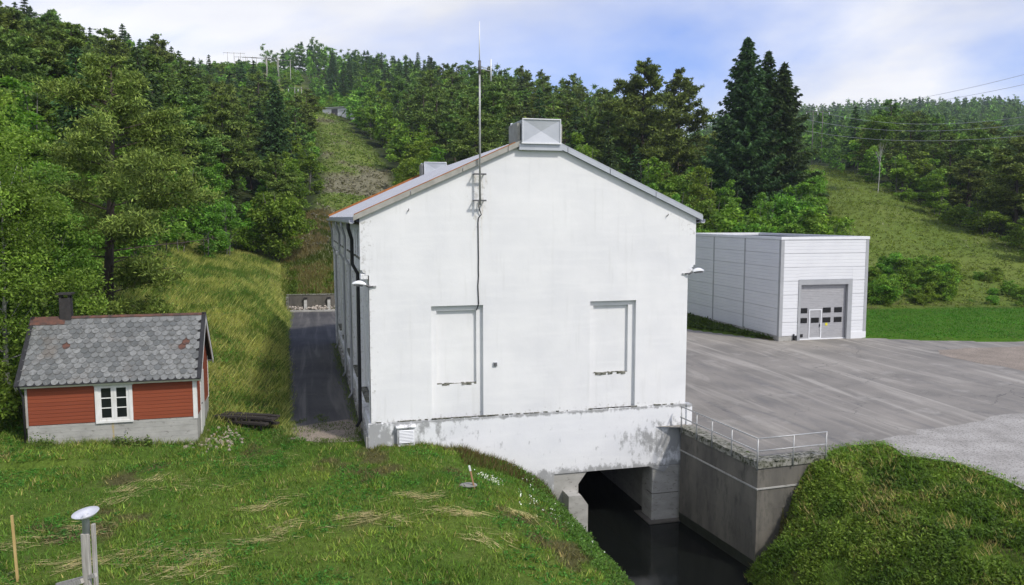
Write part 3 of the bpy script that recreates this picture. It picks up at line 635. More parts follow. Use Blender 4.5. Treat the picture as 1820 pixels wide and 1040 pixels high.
obj('dipole', tb([(.43, 0, 4.62), (.43, 0, 5.42)], .026, 6), 'white_metal', am)
rr = random.Random(5); cp = [(0, .24, .2), (0, .2, -.05), (.06, .22, -.2), (.1, .25, -.3), (0, .26, -.42), (-.02, .27, -.6)] + [(-.02 + rr.uniform(-.015, .015), .27, -.9 - .35 * k) for k in range(9)] + [(-.03, .36, -3.82), (-.06, .42, -3.95)]
tag(obj('antenna_cable', tb(cp, .02, 6), 'black', None, bl(4.2, -.3, 9.0), (0, 0, AN)), 'black cable running down the white gable below the antenna', 'cable')

# ------------------------------------------------------------------ garage
GO = np.array((18.53, 55.35))
ga = empty('garage', (GO[0], GO[1], 0), R(13.4), 'white flat roofed garage clad in panels with a grey overhead door', 'garage')
GW, GL, GH = 6.85, 14.5, 7.25
def panel_prof(h):
    p = [(0, 0)]; n = 4
    for k in range(n):
        z0 = h * k / n; z1 = h * (k + 1) / n; p += [(-.0, z0 + .012), (-.022, z0 + .03), (-.022, z1 - .006)]
    return p + [(0, h)]
PH = (GH - .55) / 7; cache = {}
def gpanel(L, axis, sgn, x, y, z, h=PH):
    k = (round(L, 3), axis, sgn, round(h, 3))
    if k not in cache:
        b = B(); pts = [(0.06, 0)] + [(d, zz) for d, zz in panel_prof(h - .012)] + [(.06, h - .012)]
        if axis == 'x': prism(b, pts, 'x', 0, L)
        else: prism(b, [((d if sgn < 0 else -d), zz) for d, zz in pts], 'y', 0, L)
        bmesh.ops.recalc_face_normals(b, faces=b.faces[:]); me = bpy.data.meshes.new('wall_panel'); b.to_mesh(me); b.free(); me.materials.append(M['panel']); cache[k] = me
    return obj('wall_panel', cache[k], None, ga, (x, y, z))
D0, D1, DH = 1.42, 5.66, 4.25
for k in range(7):
    z = .35 + k * PH
    if z + PH < DH + .1: gpanel(D0 - .25, 'x', 0, .22, 0, z); gpanel(GW - .2 - D1, 'x', 0, D1, 0, z)
    elif z < DH: gpanel(D0 - .25, 'x', 0, .22, 0, z); gpanel(GW - .2 - D1, 'x', 0, D1, 0, z); gpanel(D1 - D0 + .02, 'x', 0, D0 - .03, 0, DH + .005, z + PH - DH)
    else: gpanel(GW - .43, 'x', 0, .22, 0, z)
    for a, c in ((.22, 4.75), (4.95, 9.6), (9.8, GL - .1)): gpanel(c - a, 'y', -1, 0, a, z); gpanel(c - a, 'y', 1, GW, a, z)
obj('end_wall', bx(.1, GW - .1, GL - .1, GL, .3, GH - .2), 'panel', ga)
obj('inner_wall', bx(.07, .09, .1, GL - .1, .3, GH - .3), 'panel', ga)
for x0, x1, y0, y1 in ((-.035, .215, -.035, .1), (-.035, .08, .101, .215), (GW - .205, GW + .035, -.035, .1), (-.03, .06, 4.755, 4.945), (-.03, .06, 9.605, 9.795), (GW - .06, GW + .03, 4.755, 4.945)):
    obj('corner_trim', bx(x0, x1, y0, y1, .34, GH - .2), 'grey_metal', ga)
for x0, x1, y0, y1 in ((-.07, GW + .07, -.07, .16), (-.07, .16, .161, GL - .161), (GW - .16, GW + .07, .161, GL - .161), (-.07, GW + .07, GL - .16, GL + .07)):
    obj('parapet_cap', bx(x0, x1, y0, y1, GH - .2, GH, bev=.01), 'white_metal', ga)
obj('roof', bx(.165, GW - .165, .165, GL - .165, GH - .35, GH - .22), 'black', ga)
obj('foundation', bx(-.02, D0 - .35, -.02, GL, -.3, .335), 'concrete', ga); obj('foundation', bx(D1 + .001, GW + .03, -.06, GL, -.3, .5), 'panel', ga)
for x0, x1, z0, z1 in ((D0 - .02, D0 + .18, 0.0, DH - .34), (D1 - .34, D1, 0.0, DH - .34), (D0 - .02, D1 + .0, DH - .339, DH)):
    obj('door_frame', bx(x0, x1, -.06, .16, z0, z1), 'grey_metal' if z1 < DH - .1 or True else 'panel', ga)
dr = obj('overhead_door', bx(D0 + .17, D1 - .33, .22, .26, 0, DH - .33), 'door_metal', ga)
dx0, dx1 = D0 + .185, D1 - .345
nsec = 8
for k in range(nsec):
    z0 = (DH - .34) * k / nsec; z1 = (DH - .34) * (k + 1) / nsec; b = B()
    for j in range(4):
        a = z0 + (z1 - z0) * j / 4; c = z0 + (z1 - z0) * (j + 1) / 4; box(b, dx0, dx1, .185 + .004 * (j % 2), .221, a + .006, c - .006)
    obj('door_section', b, 'door_metal', dr)
def gpane(x0, z0, w=.62, h=.36):
    p = obj('door_pane', bx(x0, x0 + w, .165, .18, z0, z0 + h), 'glass', dr)
for x in (1.66, 3.52, 4.42):
    gpane(x, 1.90)
for x in (1.66, 2.6, 3.52, 4.42): gpane(x, 1.20)
b = B()
for x0, x1, z0, z1 in ((2.42, 2.49, .1, 2.15), (3.34, 3.42, .1, 2.15), (2.491, 3.339, 2.08, 2.15), (2.491, 3.339, .1, .16)): box(b, x0, x1, .15, .184, z0, z1)
obj('wicket_frame', b, 'white_metal', dr); obj('wicket_handle', bx(3.27, 3.31, .12, .165, .92, 1.1), 'black', dr)
obj('bottom_seal', bx(dx0, dx1, .14, .184, .0, .095), 'white_metal', dr); obj('cable_hatch', bx(1.78, 1.98, .16, .184, .2, .42), 'black', dr)
obj('sticker', bx(3.74, 3.92, .172, .184, .98, 1.16), 'yellow', dr)
obj('downpipe_shoe', tb([(1.1, -.1, .5), (1.1, -.12, .2), (1.14, -.2, .1)], .05), 'black', ga)

# ------------------------------------------------------------------ red hut with slate roof
HO = np.array((-11.93, 29.91)); HW, HD = 5.75, 3.9
hu = empty('red_hut', (HO[0], HO[1], 0), AN, 'small red boarded hut with a scalloped slate roof on a concrete base', 'hut')
b = bx(-HW, 0, 0, HD, -.9, 1.08, bev=.015); fo = obj('foundation', b, 'concrete', hu)
b = B()
for k in range(5): box(b, -HW + .003, -.003, -.006, -.0005, .18 + k * .2 + .012 * (k % 2), .19 + k * .2 + .012 * (k % 2))
obj('formwork_ridges', b, 'concrete', fo)
obj('rust_stain', prism(B(), [(-2.95, 1.06), (-2.97, .9), (-2.94, .7), (-2.95, .45), (-2.90, .3), (-2.88, .5), (-2.89, .75), (-2.87, 1.06)], 'y', -.004, -.001), 'rust_stain', fo)
obj('wall_core', prism(B(), [(.03, 1.08), (HD - .03, 1.08), (HD - .03, 2.85), (HD / 2, 4.62), (.03, 2.85)], 'x', -HW + .03, -.03), 'black', hu)
EZ, RZ = 2.72, 4.78
wx0, wx1, wz0, wz1 = -3.42, -2.27, 1.16, 2.44
nb = 12; bh = (2.74 - 1.1) / nb; bm_cache = {}
fw = obj('cladding', bx(-HW + .02, -.02, .012, .03, 1.10, 2.74), 'red', hu)
for k in range(nb):
    z = 1.1 + k * bh
    for a, c in ((-HW + .06, wx0 - .005), (wx1 + .005, -.12)) if wz0 - bh < z < wz1 else ((-HW + .06, -.12),):
        L = c - a; key = round(L, 3)
        if key not in bm_cache:
            q = prism(B(), [(.012, 0), (-.016, .0), (-.006, bh - .006), (.012, bh - .006)], 'x', 0, L); bmesh.ops.recalc_face_normals(q, faces=q.faces[:]); me = bpy.data.meshes.new('board'); q.to_mesh(me); q.free(); me.materials.append(M['red']); bm_cache[key] = me
        obj('board', bm_cache[key], None, fw, (a, 0, z))
gw = obj('gable_cladding', prism(B(), [(.05, 1.1), (HD - .05, 1.1), (HD - .05, 2.85), (HD / 2, 4.6), (.05, 2.85)], 'x', -.029, -.012), 'red', hu)
k = 0; z = 1.1
while z < 4.4:
    y0 = .06 + max(0, (z - 2.75)) * 1.06; y1 = HD - y0
    if y1 - y0 > .2:
        spans = [(y0, y1)] if z > 2.55 else [(y0, 1.1), (2.25, y1)]
        for p0, p1 in spans:
            if p1 - p0 > .1: obj('board', prism(B(), [(-.012, z), (.014, z), (.004, z + bh - .006), (-.012, z + bh - .006)], 'y', p0, p1), 'red', gw)
    z += bh
obj('cladding', bx(-HW + .02, -.02, HD - .03, HD, 1.1, 2.8), 'red', hu); obj('gable_cladding', prism(B(), [(.05, 1.1), (HD - .05, 1.1), (HD - .05, 2.85), (HD / 2, 4.6), (.05, 2.85)], 'x', -HW, -HW + .029), 'red', hu)
for x0, x1, y0, y1 in ((-.12, .02, -.03, .02), (-.012, .025, .021, .12), (-.012, .025, HD - .12, HD + .02), (-HW - .02, -HW + .055, -.03, .02)): obj('corner_board', bx(x0, x1, y0, y1, 1.02, 2.76), 'white_paint' if x1 > -1 else 'wood_grey', hu)
dd = obj('door', bx(-.011, .03, 1.12, 2.22, .02, 2.5), 'white_paint', hu); obj('door_handle', bx(.03, .07, 1.2, 1.3, 1.3, 1.34), 'dark_steel', dd)
# window: casing, two casements of three panes
wn = obj('window', bx(wx0, wx1, -.01, .02, wz0, wz1), 'black', hu)
b = B()
for x0, x1, z0, z1 in ((wx0 - .06, wx0 + .06, wz0 - .02, wz1), (wx1 - .06, wx1 + .06, wz0 - .02, wz1), (wx0 - .10, wx1 + .10, wz1 + .001, wz1 + .09), (wx0 - .06, wx1 + .06, wz0 - .12, wz0 - .021)): box(b, x0, x1, -.07, .01, z0, z1, bev=.008)
obj('casing', b, 'white_paint', wn)
xm = (wx0 + wx1) / 2
for sd_, (a, c) in enumerate(((wx0 + .061, xm - .002), (xm + .002, wx1 - .061))):
    b = B()
    for x0, x1, z0, z1 in ((a, a + .09, wz0 - .02, wz1 - .005), (c - .09, c, wz0 - .02, wz1 - .005), (a + .09, c - .09, wz1 - .09, wz1 - .005), (a + .09, c - .09, wz0 - .02, wz0 + .08), (a + .09, c - .09, wz0 + .43, wz0 + .465), (a + .09, c - .09, wz0 + .80, wz0 + .835)): box(b, x0, x1, -.045, -.012, z0, z1)
    obj('casement', b, 'white_paint', wn)
    for z0, z1 in ((wz0 + .08, wz0 + .43), (wz0 + .465, wz0 + .80), (wz0 + .835, wz1 - .09)): obj('pane', bx(a + .088, c - .088, -.024, -.018, z0 - .002, z1 + .002), 'glass', wn)
# roof
OV = .28; run = HD / 2 + OV; sl_len = math.hypot(run, RZ - EZ + .1); ang = math.atan2(RZ - EZ + .1, run)
RX0, RX1 = -HW - .25, .22; EZ0 = EZ - .1
def on_roof(x, t, h=0, back=False):      # t: metres up the slope from the eave
    y = -OV + t * math.cos(ang) - h * math.sin(ang); z = EZ0 + t * math.sin(ang) + h * math.cos(ang)
    return (x, HD - y if back else y, z)
def slab(b, x0, x1, t0, t1, h0, h1, back=False):
    v = [b.verts.new(on_roof(x, t, h, back)) for h in (h0, h1) for x, t in ((x0, t0), (x1, t0), (x1, t1), (x0, t1))]
    for q in ((3, 2, 1, 0), (4, 5, 6, 7), (0, 1, 5, 4), (1, 2, 6, 5), (2, 3, 7, 6), (3, 0, 4, 7)): b.faces.new([v[i] for i in q])
    return b
rf = obj('roof', slab(slab(B(), RX0 + .05, RX1 - .05, 0, sl_len, -.08, -.01), RX0 + .05, RX1 - .05, 0, sl_len, -.08, -.01, True), 'black', hu)
NR = 13; ex = (sl_len - .12) / NR; NCOL = 23; sw = (RX1 - RX0 - .22) / NCOL
def slate_mesh(seed):
    rr = random.Random(seed); b = B(); n = 7; w2 = sw / 2 * .985; pts = [(-w2, ex * 1.05), (w2, ex * 1.05)]
    arc = [(w2 * math.cos(a), .02 - (ex * .72) * math.sin(a) * (1 + rr.uniform(-.05, .05))) for a in [math.pi * k / n for k in range(n + 1)]]
    pts += [(x, y + rr.uniform(-.006, .006)) for x, y in arc]
    th = .016; lo = [b.verts.new((x, y, -.006 + (.040 * (1 - (y + ex * .72) / (ex * 1.77))))) for x, y in pts]; hi = [b.verts.new((v.co.x, v.co.y, v.co.z + th)) for v in lo]
    m_ = len(pts); b.faces.new(lo[::-1]); b.faces.new(hi)
    for i in range(m_): b.faces.new((lo[i], lo[(i + 1) % m_], hi[(i + 1) % m_], hi[i]))
    bmesh.ops.recalc_face_normals(b, faces=b.faces[:]); me = bpy.data.meshes.new('slate'); b.to_mesh(me); b.free(); me.materials.append(M['slate']); return me
sms = [slate_mesh(k) for k in range(4)]; rr = random.Random(3); bk = B()
import itertools
for r, c in itertools.product(range(NR), range(NCOL)):
    x = RX0 + .11 + sw * (c + .5 + (.5 if r % 2 else 0)); t = .09 + r * ex
    if c == NCOL - 1 and r % 2: x = RX0 + .11 + sw * .01
    miss = (r, c) in ((7, 20), (6, 20), (7, 4))
    o = obj('slate', sms[rr.randrange(4)], 'rust_dark' if False else None, rf, on_roof(x, t, .004 + (.0 if not miss else -.008)), (ang, 0, rr.uniform(-.03, .03)))
    if miss: o.material_slots[0].link = 'OBJECT'; o.material_slots[0].material = M['rust_dark']
for r, c in itertools.product(range(NR), range(NCOL)):
    x = RX0 + .11 + sw * (c + .5 + (.45 if r % 2 else 0)); t = .0 + r * ex
    slab(bk, x - sw * .48, x + sw * .48, t, t + ex * 1.3, .0 + .003 * (c % 2), .016 + .003 * (c % 2), True)
obk = obj('slates', bk, 'slate', rf); tag(obk, kind='stuff')
for bkf in (False, True):
    obj('bargeboard', slab(B(), RX1 - .03, RX1 + .005, -.06, sl_len + .02, -.22, -.0, bkf), 'white_paint', rf)
    obj('verge_cap', slab(B(), RX1 - .14, RX1 + .012, -.05, sl_len + .03, .012, .05, bkf), 'black', rf); obj('verge_cap', slab(B(), RX0 - .012, RX0 + .14, -.05, sl_len + .03, .012, .05, bkf), 'black', rf)
    obj('bargeboard', slab(B(), RX0 - .005, RX0 + .03, -.06, sl_len + .02, -.22, -.0, bkf), 'wood_grey', rf)
    obj('fascia', slab(B(), RX0 + .04, RX1 - .04, -.035, .0, -.14, -.02, bkf), 'white_paint', rf)
b = B()
for bkf in (False, True): slab(b, RX0 + .02, RX1 - .02, sl_len - .10, sl_len + .012, .03, .05, bkf)
obj('ridge_flashing', b, 'rust_dark', rf)
obj('gutter_edge', slab(B(), RX0 + .02, RX1 - .02, -.06, .03, .0, .028), 'black', rf)
obj('chimney_apron', slab(B(), RX0 + .02, RX0 + 1.2, sl_len - .38, sl_len - .08, .035, .055), 'rust_dark', rf)
cx = -HW + .95; cy = HD / 2 + .05
ch = obj('chimney', bx(cx - .2, cx + .2, cy - .2, cy + .2, 4.3, 5.52, bev=.02), 'soot', rf)
b = B()
for sx in (-.15, .15):
    for sy in (-.15, .15): box(b, cx + sx - .03, cx + sx + .03, cy + sy - .03, cy + sy + .03, 5.52, 5.66)
box(b, cx - .27, cx + .27, cy - .27, cy + .27, 5.66, 5.72); obj('chimney_cap', b, 'soot', rf)
obj('downpipe', tb([(RX0 + .12, -OV - .0, EZ0 - .02), (RX0 + .12, -.05, EZ0 - .3), (-HW - .06, -.07, EZ0 - .45), (-HW - .06, -.07, .5)], .04), 'black', hu)

# ------------------------------------------------------------------ retaining wall and railing
a_, b_, c_ = [Vector((*p, 0)) for p in WALL]
d1 = (b_ - a_).normalized(); n1 = Vector((-d1.y, d1.x, 0)); d2 = (c_ - b_).normalized(); n2 = Vector((-d2.y, d2.x, 0))
def wallpiece(off0, off1, z0, z1, a=None, c=None):
    m = lambda o: b_ + (n1 + n2) / (1 + n1.dot(n2)) * o
    P = [a_ + n1 * off0 - d1 * .05, m(off0), c_ + n2 * off0, c_ + n2 * off1, m(off1), a_ + n1 * off1 - d1 * .05]
    return prism(B(), [(p.x, p.y) for p in P], 'z', z0, z1)
rw = empty('retaining_wall', (b_.x, b_.y, 0), 0, 'dark stained concrete retaining wall holding the yard above the canal', 'wall')
def rwp(name, bm, mat, par=rw):
    o = obj(name, bm, mat, par); 
    if par is rw: o.location = (-b_.x, -b_.y, 0)
    return o
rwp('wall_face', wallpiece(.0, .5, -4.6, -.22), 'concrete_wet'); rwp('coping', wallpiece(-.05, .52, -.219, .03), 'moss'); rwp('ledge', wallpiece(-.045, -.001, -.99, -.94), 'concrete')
rwp('waterline_band', wallpiece(-.012, -.0015, -4.4, -3.62), 'wet_band')
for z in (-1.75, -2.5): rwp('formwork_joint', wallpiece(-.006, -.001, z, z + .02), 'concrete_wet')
b = B(); rr = random.Random(9)
for k in range(70):
    t = rr.random(); p = (a_ + (b_ - a_) * t + n1 * rr.uniform(-.05, .4)) if k % 3 else (b_ + (c_ - b_) * t + n2 * rr.uniform(-.05, .4)); s = rr.uniform(.03, .09)
    bmesh.ops.create_icosphere(b, subdivisions=1, radius=s, matrix=Matrix.Translation((p.x, p.y, .03)) @ Matrix.Diagonal((1.6, 1.2, .35, 1)))
rwp('moss_cushions', b, 'moss'); 
rl = empty('railing', (b_.x, b_.y, 0), 0, 'galvanised tube railing with two rails along the retaining wall', 'railing')
off = -.075; am1 = a_ + n1 * off; bm1 = b_ + (n1 + n2) / (1 + n1.dot(n2)) * off; cm1 = c_ + n2 * off
def relp(p, z): return (p.x - b_.x, p.y - b_.y, z)
for t in (.02, .24, .45, .70): p = am1 + (bm1 - am1) * t; obj('post', tb([relp(p, -.2), relp(p, .88)], .03), 'steel', rl)
for t in (0, .5, .97): p = bm1 + (cm1 - bm1) * t; obj('post', tb([relp(p, -.26), relp(p, .88)], .03), 'steel', rl)
for z, nme in ((.88, 'top_rail'), (.43, 'mid_rail')): obj(nme, tb([relp(am1 + d1 * .02, z), relp(bm1, z)], .026), 'steel', rl); obj(nme, tb([relp(bm1, z), relp(cm1 - d2 * .05, z)], .026), 'steel', rl)

# ------------------------------------------------------------------ loading dock wall at the end of the drive
dw = empty('concrete_bin', (-20.3, 72.6, 0), R(11.5), 'low old concrete bin wall with buttresses at the end of the drive', 'wall')
obj('back_wall', bx(0, 7.5, .9, 1.2, -.4, 1.45, bev=.02), 'concrete_wet', dw); obj('end_wall', bx(-.22, -.001, -.05, 1.2, -.4, 1.35, bev=.02), 'moss', dw); obj('capping', bx(-.25, 7.5, .86, 1.24, 1.451, 1.53), 'moss', dw); obj('sill', bx(0, 7.5, -.2, .05, -.4, .16, bev=.02), 'concrete', dw)
for x in (1.35, 3.45, 5.4):
    obj('buttress', prism(B(), [(.1, -.2), (.9, -.2), (.9, 1.1), (.7, 1.1)], 'x', x, x + .26), 'concrete', dw)
    obj('buttress_cap', bx(x - .03, x + .3, .6, .899, 1.1, 1.25), 'soot', dw)
def rubble(name, pts, mat, par=None, sc=(.05, .14), seed=0):
    rr = random.Random(seed); b = B()
    for p in pts:
        s = rr.uniform(*sc); q = bmesh.ops.create_icosphere(b, subdivisions=1, radius=s, matrix=Matrix.Translation(p) @ Matrix.Rotation(rr.random() * 6, 4, (rr.random(), rr.random(), 1)) @ Matrix.Diagonal((1, rr.uniform(.6, 1), rr.uniform(.4, .8), 1)))
        for v in q['verts']: v.co += Vector((rr.uniform(-.2, .2), rr.uniform(-.2, .2), rr.uniform(-.2, .2))) * s
    return obj(name, b, mat, par)
rr = random.Random(2)
o = rubble('rubble_fill', [(rr.uniform(.05, 7), rr.uniform(.1, .85), rr.uniform(.1, .45)) for _ in range(260)], 'rubble', dw, (.06, .15), 1); tag(o, kind='stuff')
# rubble at the hut corner
pts = []
for k in range(120):
    x = -11.8 + rr.gauss(.3, .5); y = 30.3 + rr.gauss(.0, .8); 
    q = (Vector((x - HO[0], y - HO[1])))
    if q.x * U[0] + q.y * U[1] < .05 and q.x * V[0] + q.y * V[1] > -.05: x += .9
    pts.append((x, y, gz(x, y) + .02))
tag(rubble('rubble_heap', pts, 'rubble', None, (.03, .11), 6), 'scattered pale stone rubble beside the red hut corner', 'rubble', kind='stuff')
def hp(u, v): return HO + U * u + V * v
# old timber steps/stack behind the hut
st = empty('timber_stack', (*hp(.45, 2.6), 0), AN - .62, 'dark rotting stack of planks on the bank beside the hut', 'planks')
rr = random.Random(12)
for k in range(9):
    zb = .08 + .1 * (k // 3); y = (k % 3) * .28 + rr.uniform(-.05, .05); obj('plank', bx(rr.uniform(-.3, .1), 2.5 + rr.uniform(-.2, .3), y, y + .22, zb + .1, zb + .185), 'wood_dark', st, None, (0, R(-2 + rr.uniform(-2, 2)), R(rr.uniform(-6, 6))))
for k in range(7): obj('stake', bx(.3 + k * .32, .36 + k * .32, -.08, -.02, -.15, .42 + rr.uniform(-.05, .1)), 'wood_dark', st, None, (R(rr.uniform(-8, 8)), 0, 0))

# ------------------------------------------------------------------ foreground: gauge post, stakes, stones
gp = empty('gauge_post', (-9.0, 16.5, gz(-9, 16.5)), 0, 'grey timber post carrying a white metal dish on the lawn', 'post')
zt = 2.36 - gz(-9, 16.5)
obj('timber', bx(-.11, .05, -.08, .02, -.3, zt - .42, bev=.012), 'wood_grey', gp); obj('timber', bx(.06, .13, .022, .12, -.3, zt - .25, bev=.012), 'wood_grey', gp)
obj('can', lathe(B(), [(.075, zt - .45), (.075, zt - .08), (.09, zt - .07)], 16, (-.02, .0, 0)), 'zinc', gp)
b = lathe(B(), [(.06, -.075), (.10, -.075), (.2, -.02), (.272, .045), (.268, .052), (.19, -.005), (.10, -.05), (.07, -.05), (.065, .0), (.05, .0), (.045, -.06)], 28); dh = obj('dish', b, 'dish', gp, (-.01, .0, zt - .02), (R(8), R(-7), 0))
obj('brace', bx(-1.1, .0, -.16, -.09, -.05, .05), 'wood_grey', gp, (-.05, -.0, zt - 1.42), (0, R(-24), R(-20)))
obj('brace', bx(-1.0, .25, -.06, .0, -.05, .03), 'wood_grey', gp, (-.0, -.02, zt - 1.36), (0, R(-20), R(-22)))
def stake(name, x, y, h, r, mat, lean, label, tip=None):
    e = empty(name, (x, y, gz(x, y)), 0, label, 'stake'); e.rotation_euler = (lean[0], lean[1], .3)
    obj('shaft', bx(-r, r, -r, r, -.2, h, bev=r * .2), mat, e)
    if tip: obj('painted_tip', bx(-r * 1.15, r * 1.15, -r * 1.15, r * 1.15, h - .16, h + .01), tip, e)
stake('marker_stake', -11.69, 18.31, 1.62, .028, 'wood_yellow', (0, R(-1.5)), 'slim yellow wooden stake standing upright in the lawn', None)
zst = gz(-1.22, 25.5)
stake('survey_stake', -1.22, 25.45, .82, .026, 'wood_red', (R(4), R(-13)), 'short leaning wooden stake with a white tip near the white wall', 'white_paint')
b = B(); bmesh.ops.create_icosphere(b, subdivisions=2, radius=.3, matrix=Matrix.Diagonal((1.0, .7, .22, 1)))
tag(obj('flat_stone', b, 'stone', None, (-1.42, 25.55, gz(-1.42, 25.55) + .06)), 'flat grey stone lying at the foot of the leaning stake', 'stone')

# ------------------------------------------------------------------ far shed, power poles, wires
sx_, sy_ = (592 - 910) / 1430 * 236, 236; sz = gz(sx_, sy_)
sh = empty('hill_shed', (sx_, sy_, sz), R(-20), 'low pale shed at the top of the hillside clearing', 'shed')
obj('wall', bx(-2.5, 9, 0, 4, -2, 1.7), 'white_metal', sh); obj('roof', prism(B(), [(-.5, 1.7), (4.5, 2.2), (4.5, 2.45), (-.5, 1.9)], 'x', -2.9, 9.4), 'grey_metal', sh); obj('door', bx(.5, 2.5, -.05, -.001, -.6, 1.4), 'dark_steel', sh)
gw_ = obj('stone_wall', bx(-13, -2.6, .5, 1.2, -2, .8, bev=.05), 'white_metal', None, (sx_, sy_, sz - .3), (0, 0, R(-8))); tag(gw_, 'pale low wall running from the hilltop shed to the poles', 'wall')
def hpole(px, d, htop, span, npole, label, wd=.22):
    x = (px - 910) / 1430 * d; z0 = gz(x, d); e = empty('power_pole', (x, d, z0), math.atan2(-x, d) * .5, label, 'power pole', 'power poles on the hillside')
    h = htop - z0
    for k in range(npole): xx = (k - (npole - 1) / 2) * span; obj('pole', tb([(xx, 0, -2), (xx, 0, h)], [wd * .75, wd * .5], 6), 'bark_grey' if px > 1000 else 'wood_grey', e)
    obj('crossarm', bx(-(npole - 1) / 2 * span - 2.2, (npole - 1) / 2 * span + 2.2, -.08, .08, h - .40, h - .27), 'bark_grey', e)
    for k in (-1, 0, 1): obj('insulator', lathe(B(), [(.06, -.9), (.1, -.5), (.05, 0)], 6, (k * ((npole - 1) / 2 * span + 1.8), 0, h - .55)), 'white_metal', e)
def topz(py, d): return 8.6 + (386 - py) / 1430 * d
L_ = 'timber power pole frame on the cleared ridge beyond the hillside forest'
for px, d, py, span, n in ((427, 400, 101, 3.0, 3), (447, 392, 108, 3.2, 3), (466, 365, 109, 4.0, 3), (484, 345, 110, 4.2, 3), (504, 330, 113, 4.6, 3)): hpole(px, d, topz(py, d), span, n, L_)
hpole(537, 238, topz(160, 238), 1.9, 2, 'two-legged power pole frame beside the shed at the top of the clearing', .15)
hpole(1445, 235, topz(200, 235), 2.6, 2, 'grey portal frame pole above the meadow trees', .2)
def wire(p, q, sag, label):
    p, q = Vector(p), Vector(q); n = 28; tag(obj('power_line', tb([p.lerp(q, i / n) - Vector((0, 0, 4 * sag * (i / n) * (1 - i / n))) for i in range(n + 1)], .03, 5), 'steel'), label, 'wire', 'overhead wires crossing the meadow')
def at3(px, py, d): return ((px - 910) / 1430 * d, d, topz(py, d))
wl_ = 'thin overhead wire sagging across the meadow in front of the forest'
wire(at3(1392, 187, 150), at3(2080, 150, 92), 4.3, wl_); wire(at3(1392, 208, 146), at3(2080, 172, 90), 3.4, wl_); wire(at3(1402, 231, 142), at3(2080, 203, 88), 2.6, wl_)
wl2 = 'high overhead wire rising against the clouds above the far ridge'
wire(at3(1445, 197, 236), at3(2100, 52, 95), 2.5, wl2); wire(at3(1447, 199, 238), at3(2100, 82, 97), 2.5, wl2)
# ------------------------------------------------------------------ vegetation
def unit(v): return v / np.maximum(np.linalg.norm(v, axis=-1, keepdims=True), 1e-6)
def rhombs(c, t1, a, b, rng, up=0.0):
    """leaf-like rhombs at c, long axis t1 (half length a), half width b"""
    n = len(c); r = unit(rng.normal(size=(n, 3))); r[:, 2] += up; t1 = unit(t1); t2 = unit(np.cross(t1, unit(r)))
    a = np.broadcast_to(a, (n,))[:, None]; b = np.broadcast_to(b, (n,))[:, None]
    P = np.stack([c - t1 * a, c + t2 * b, c + t1 * a, c - t2 * b], 1).reshape(-1, 3)
    return P, np.arange(n * 4).reshape(-1, 4)
class Geo:
    def __init__(s): s.V = []; s.F = []; s.C = []; s.n = 0
    def add(s, V, F, col):
        s.V.append(V); s.F.append(F + s.n); s.C.append(np.broadcast_to(col, (len(V), 3))); s.n += len(V)
    def limb(s, pts, rad, col, k=5):
        pts = np.asarray(pts, float); m = len(pts); d = unit(np.gradient(pts, axis=0)); x = unit(np.cross(d, np.array((.31, .77, .2)))); y = np.cross(d, x)
        ang = np.arange(k) * 2 * np.pi / k; ring = pts[:, None] + (x[:, None] * np.cos(ang)[None, :, None] + y[:, None] * np.sin(ang)[None, :, None]) * np.asarray(rad)[:, None, None]
        i = np.arange(m - 1)[:, None] * k; j = np.arange(k)[None]; F = np.stack([i + j, i + (j + 1) % k, i + k + (j + 1) % k, i + k + j], -1).reshape(-1, 4)
        s.add(ring.reshape(-1, 3), F, col)
    def mesh(s, name): return npmesh(name, np.concatenate(s.V), np.concatenate(s.F), np.concatenate(s.C))
def leafcol(n, base, tip, rng, jit=.22):
    f = np.clip(rng.random(n), 0, 1)[:, None]; c = np.array(base) * (1 - f) + np.array(tip) * f
    return np.repeat(np.clip(c * (1 + rng.normal(size=(n, 1)) * jit), .006, 1), 4, axis=0)
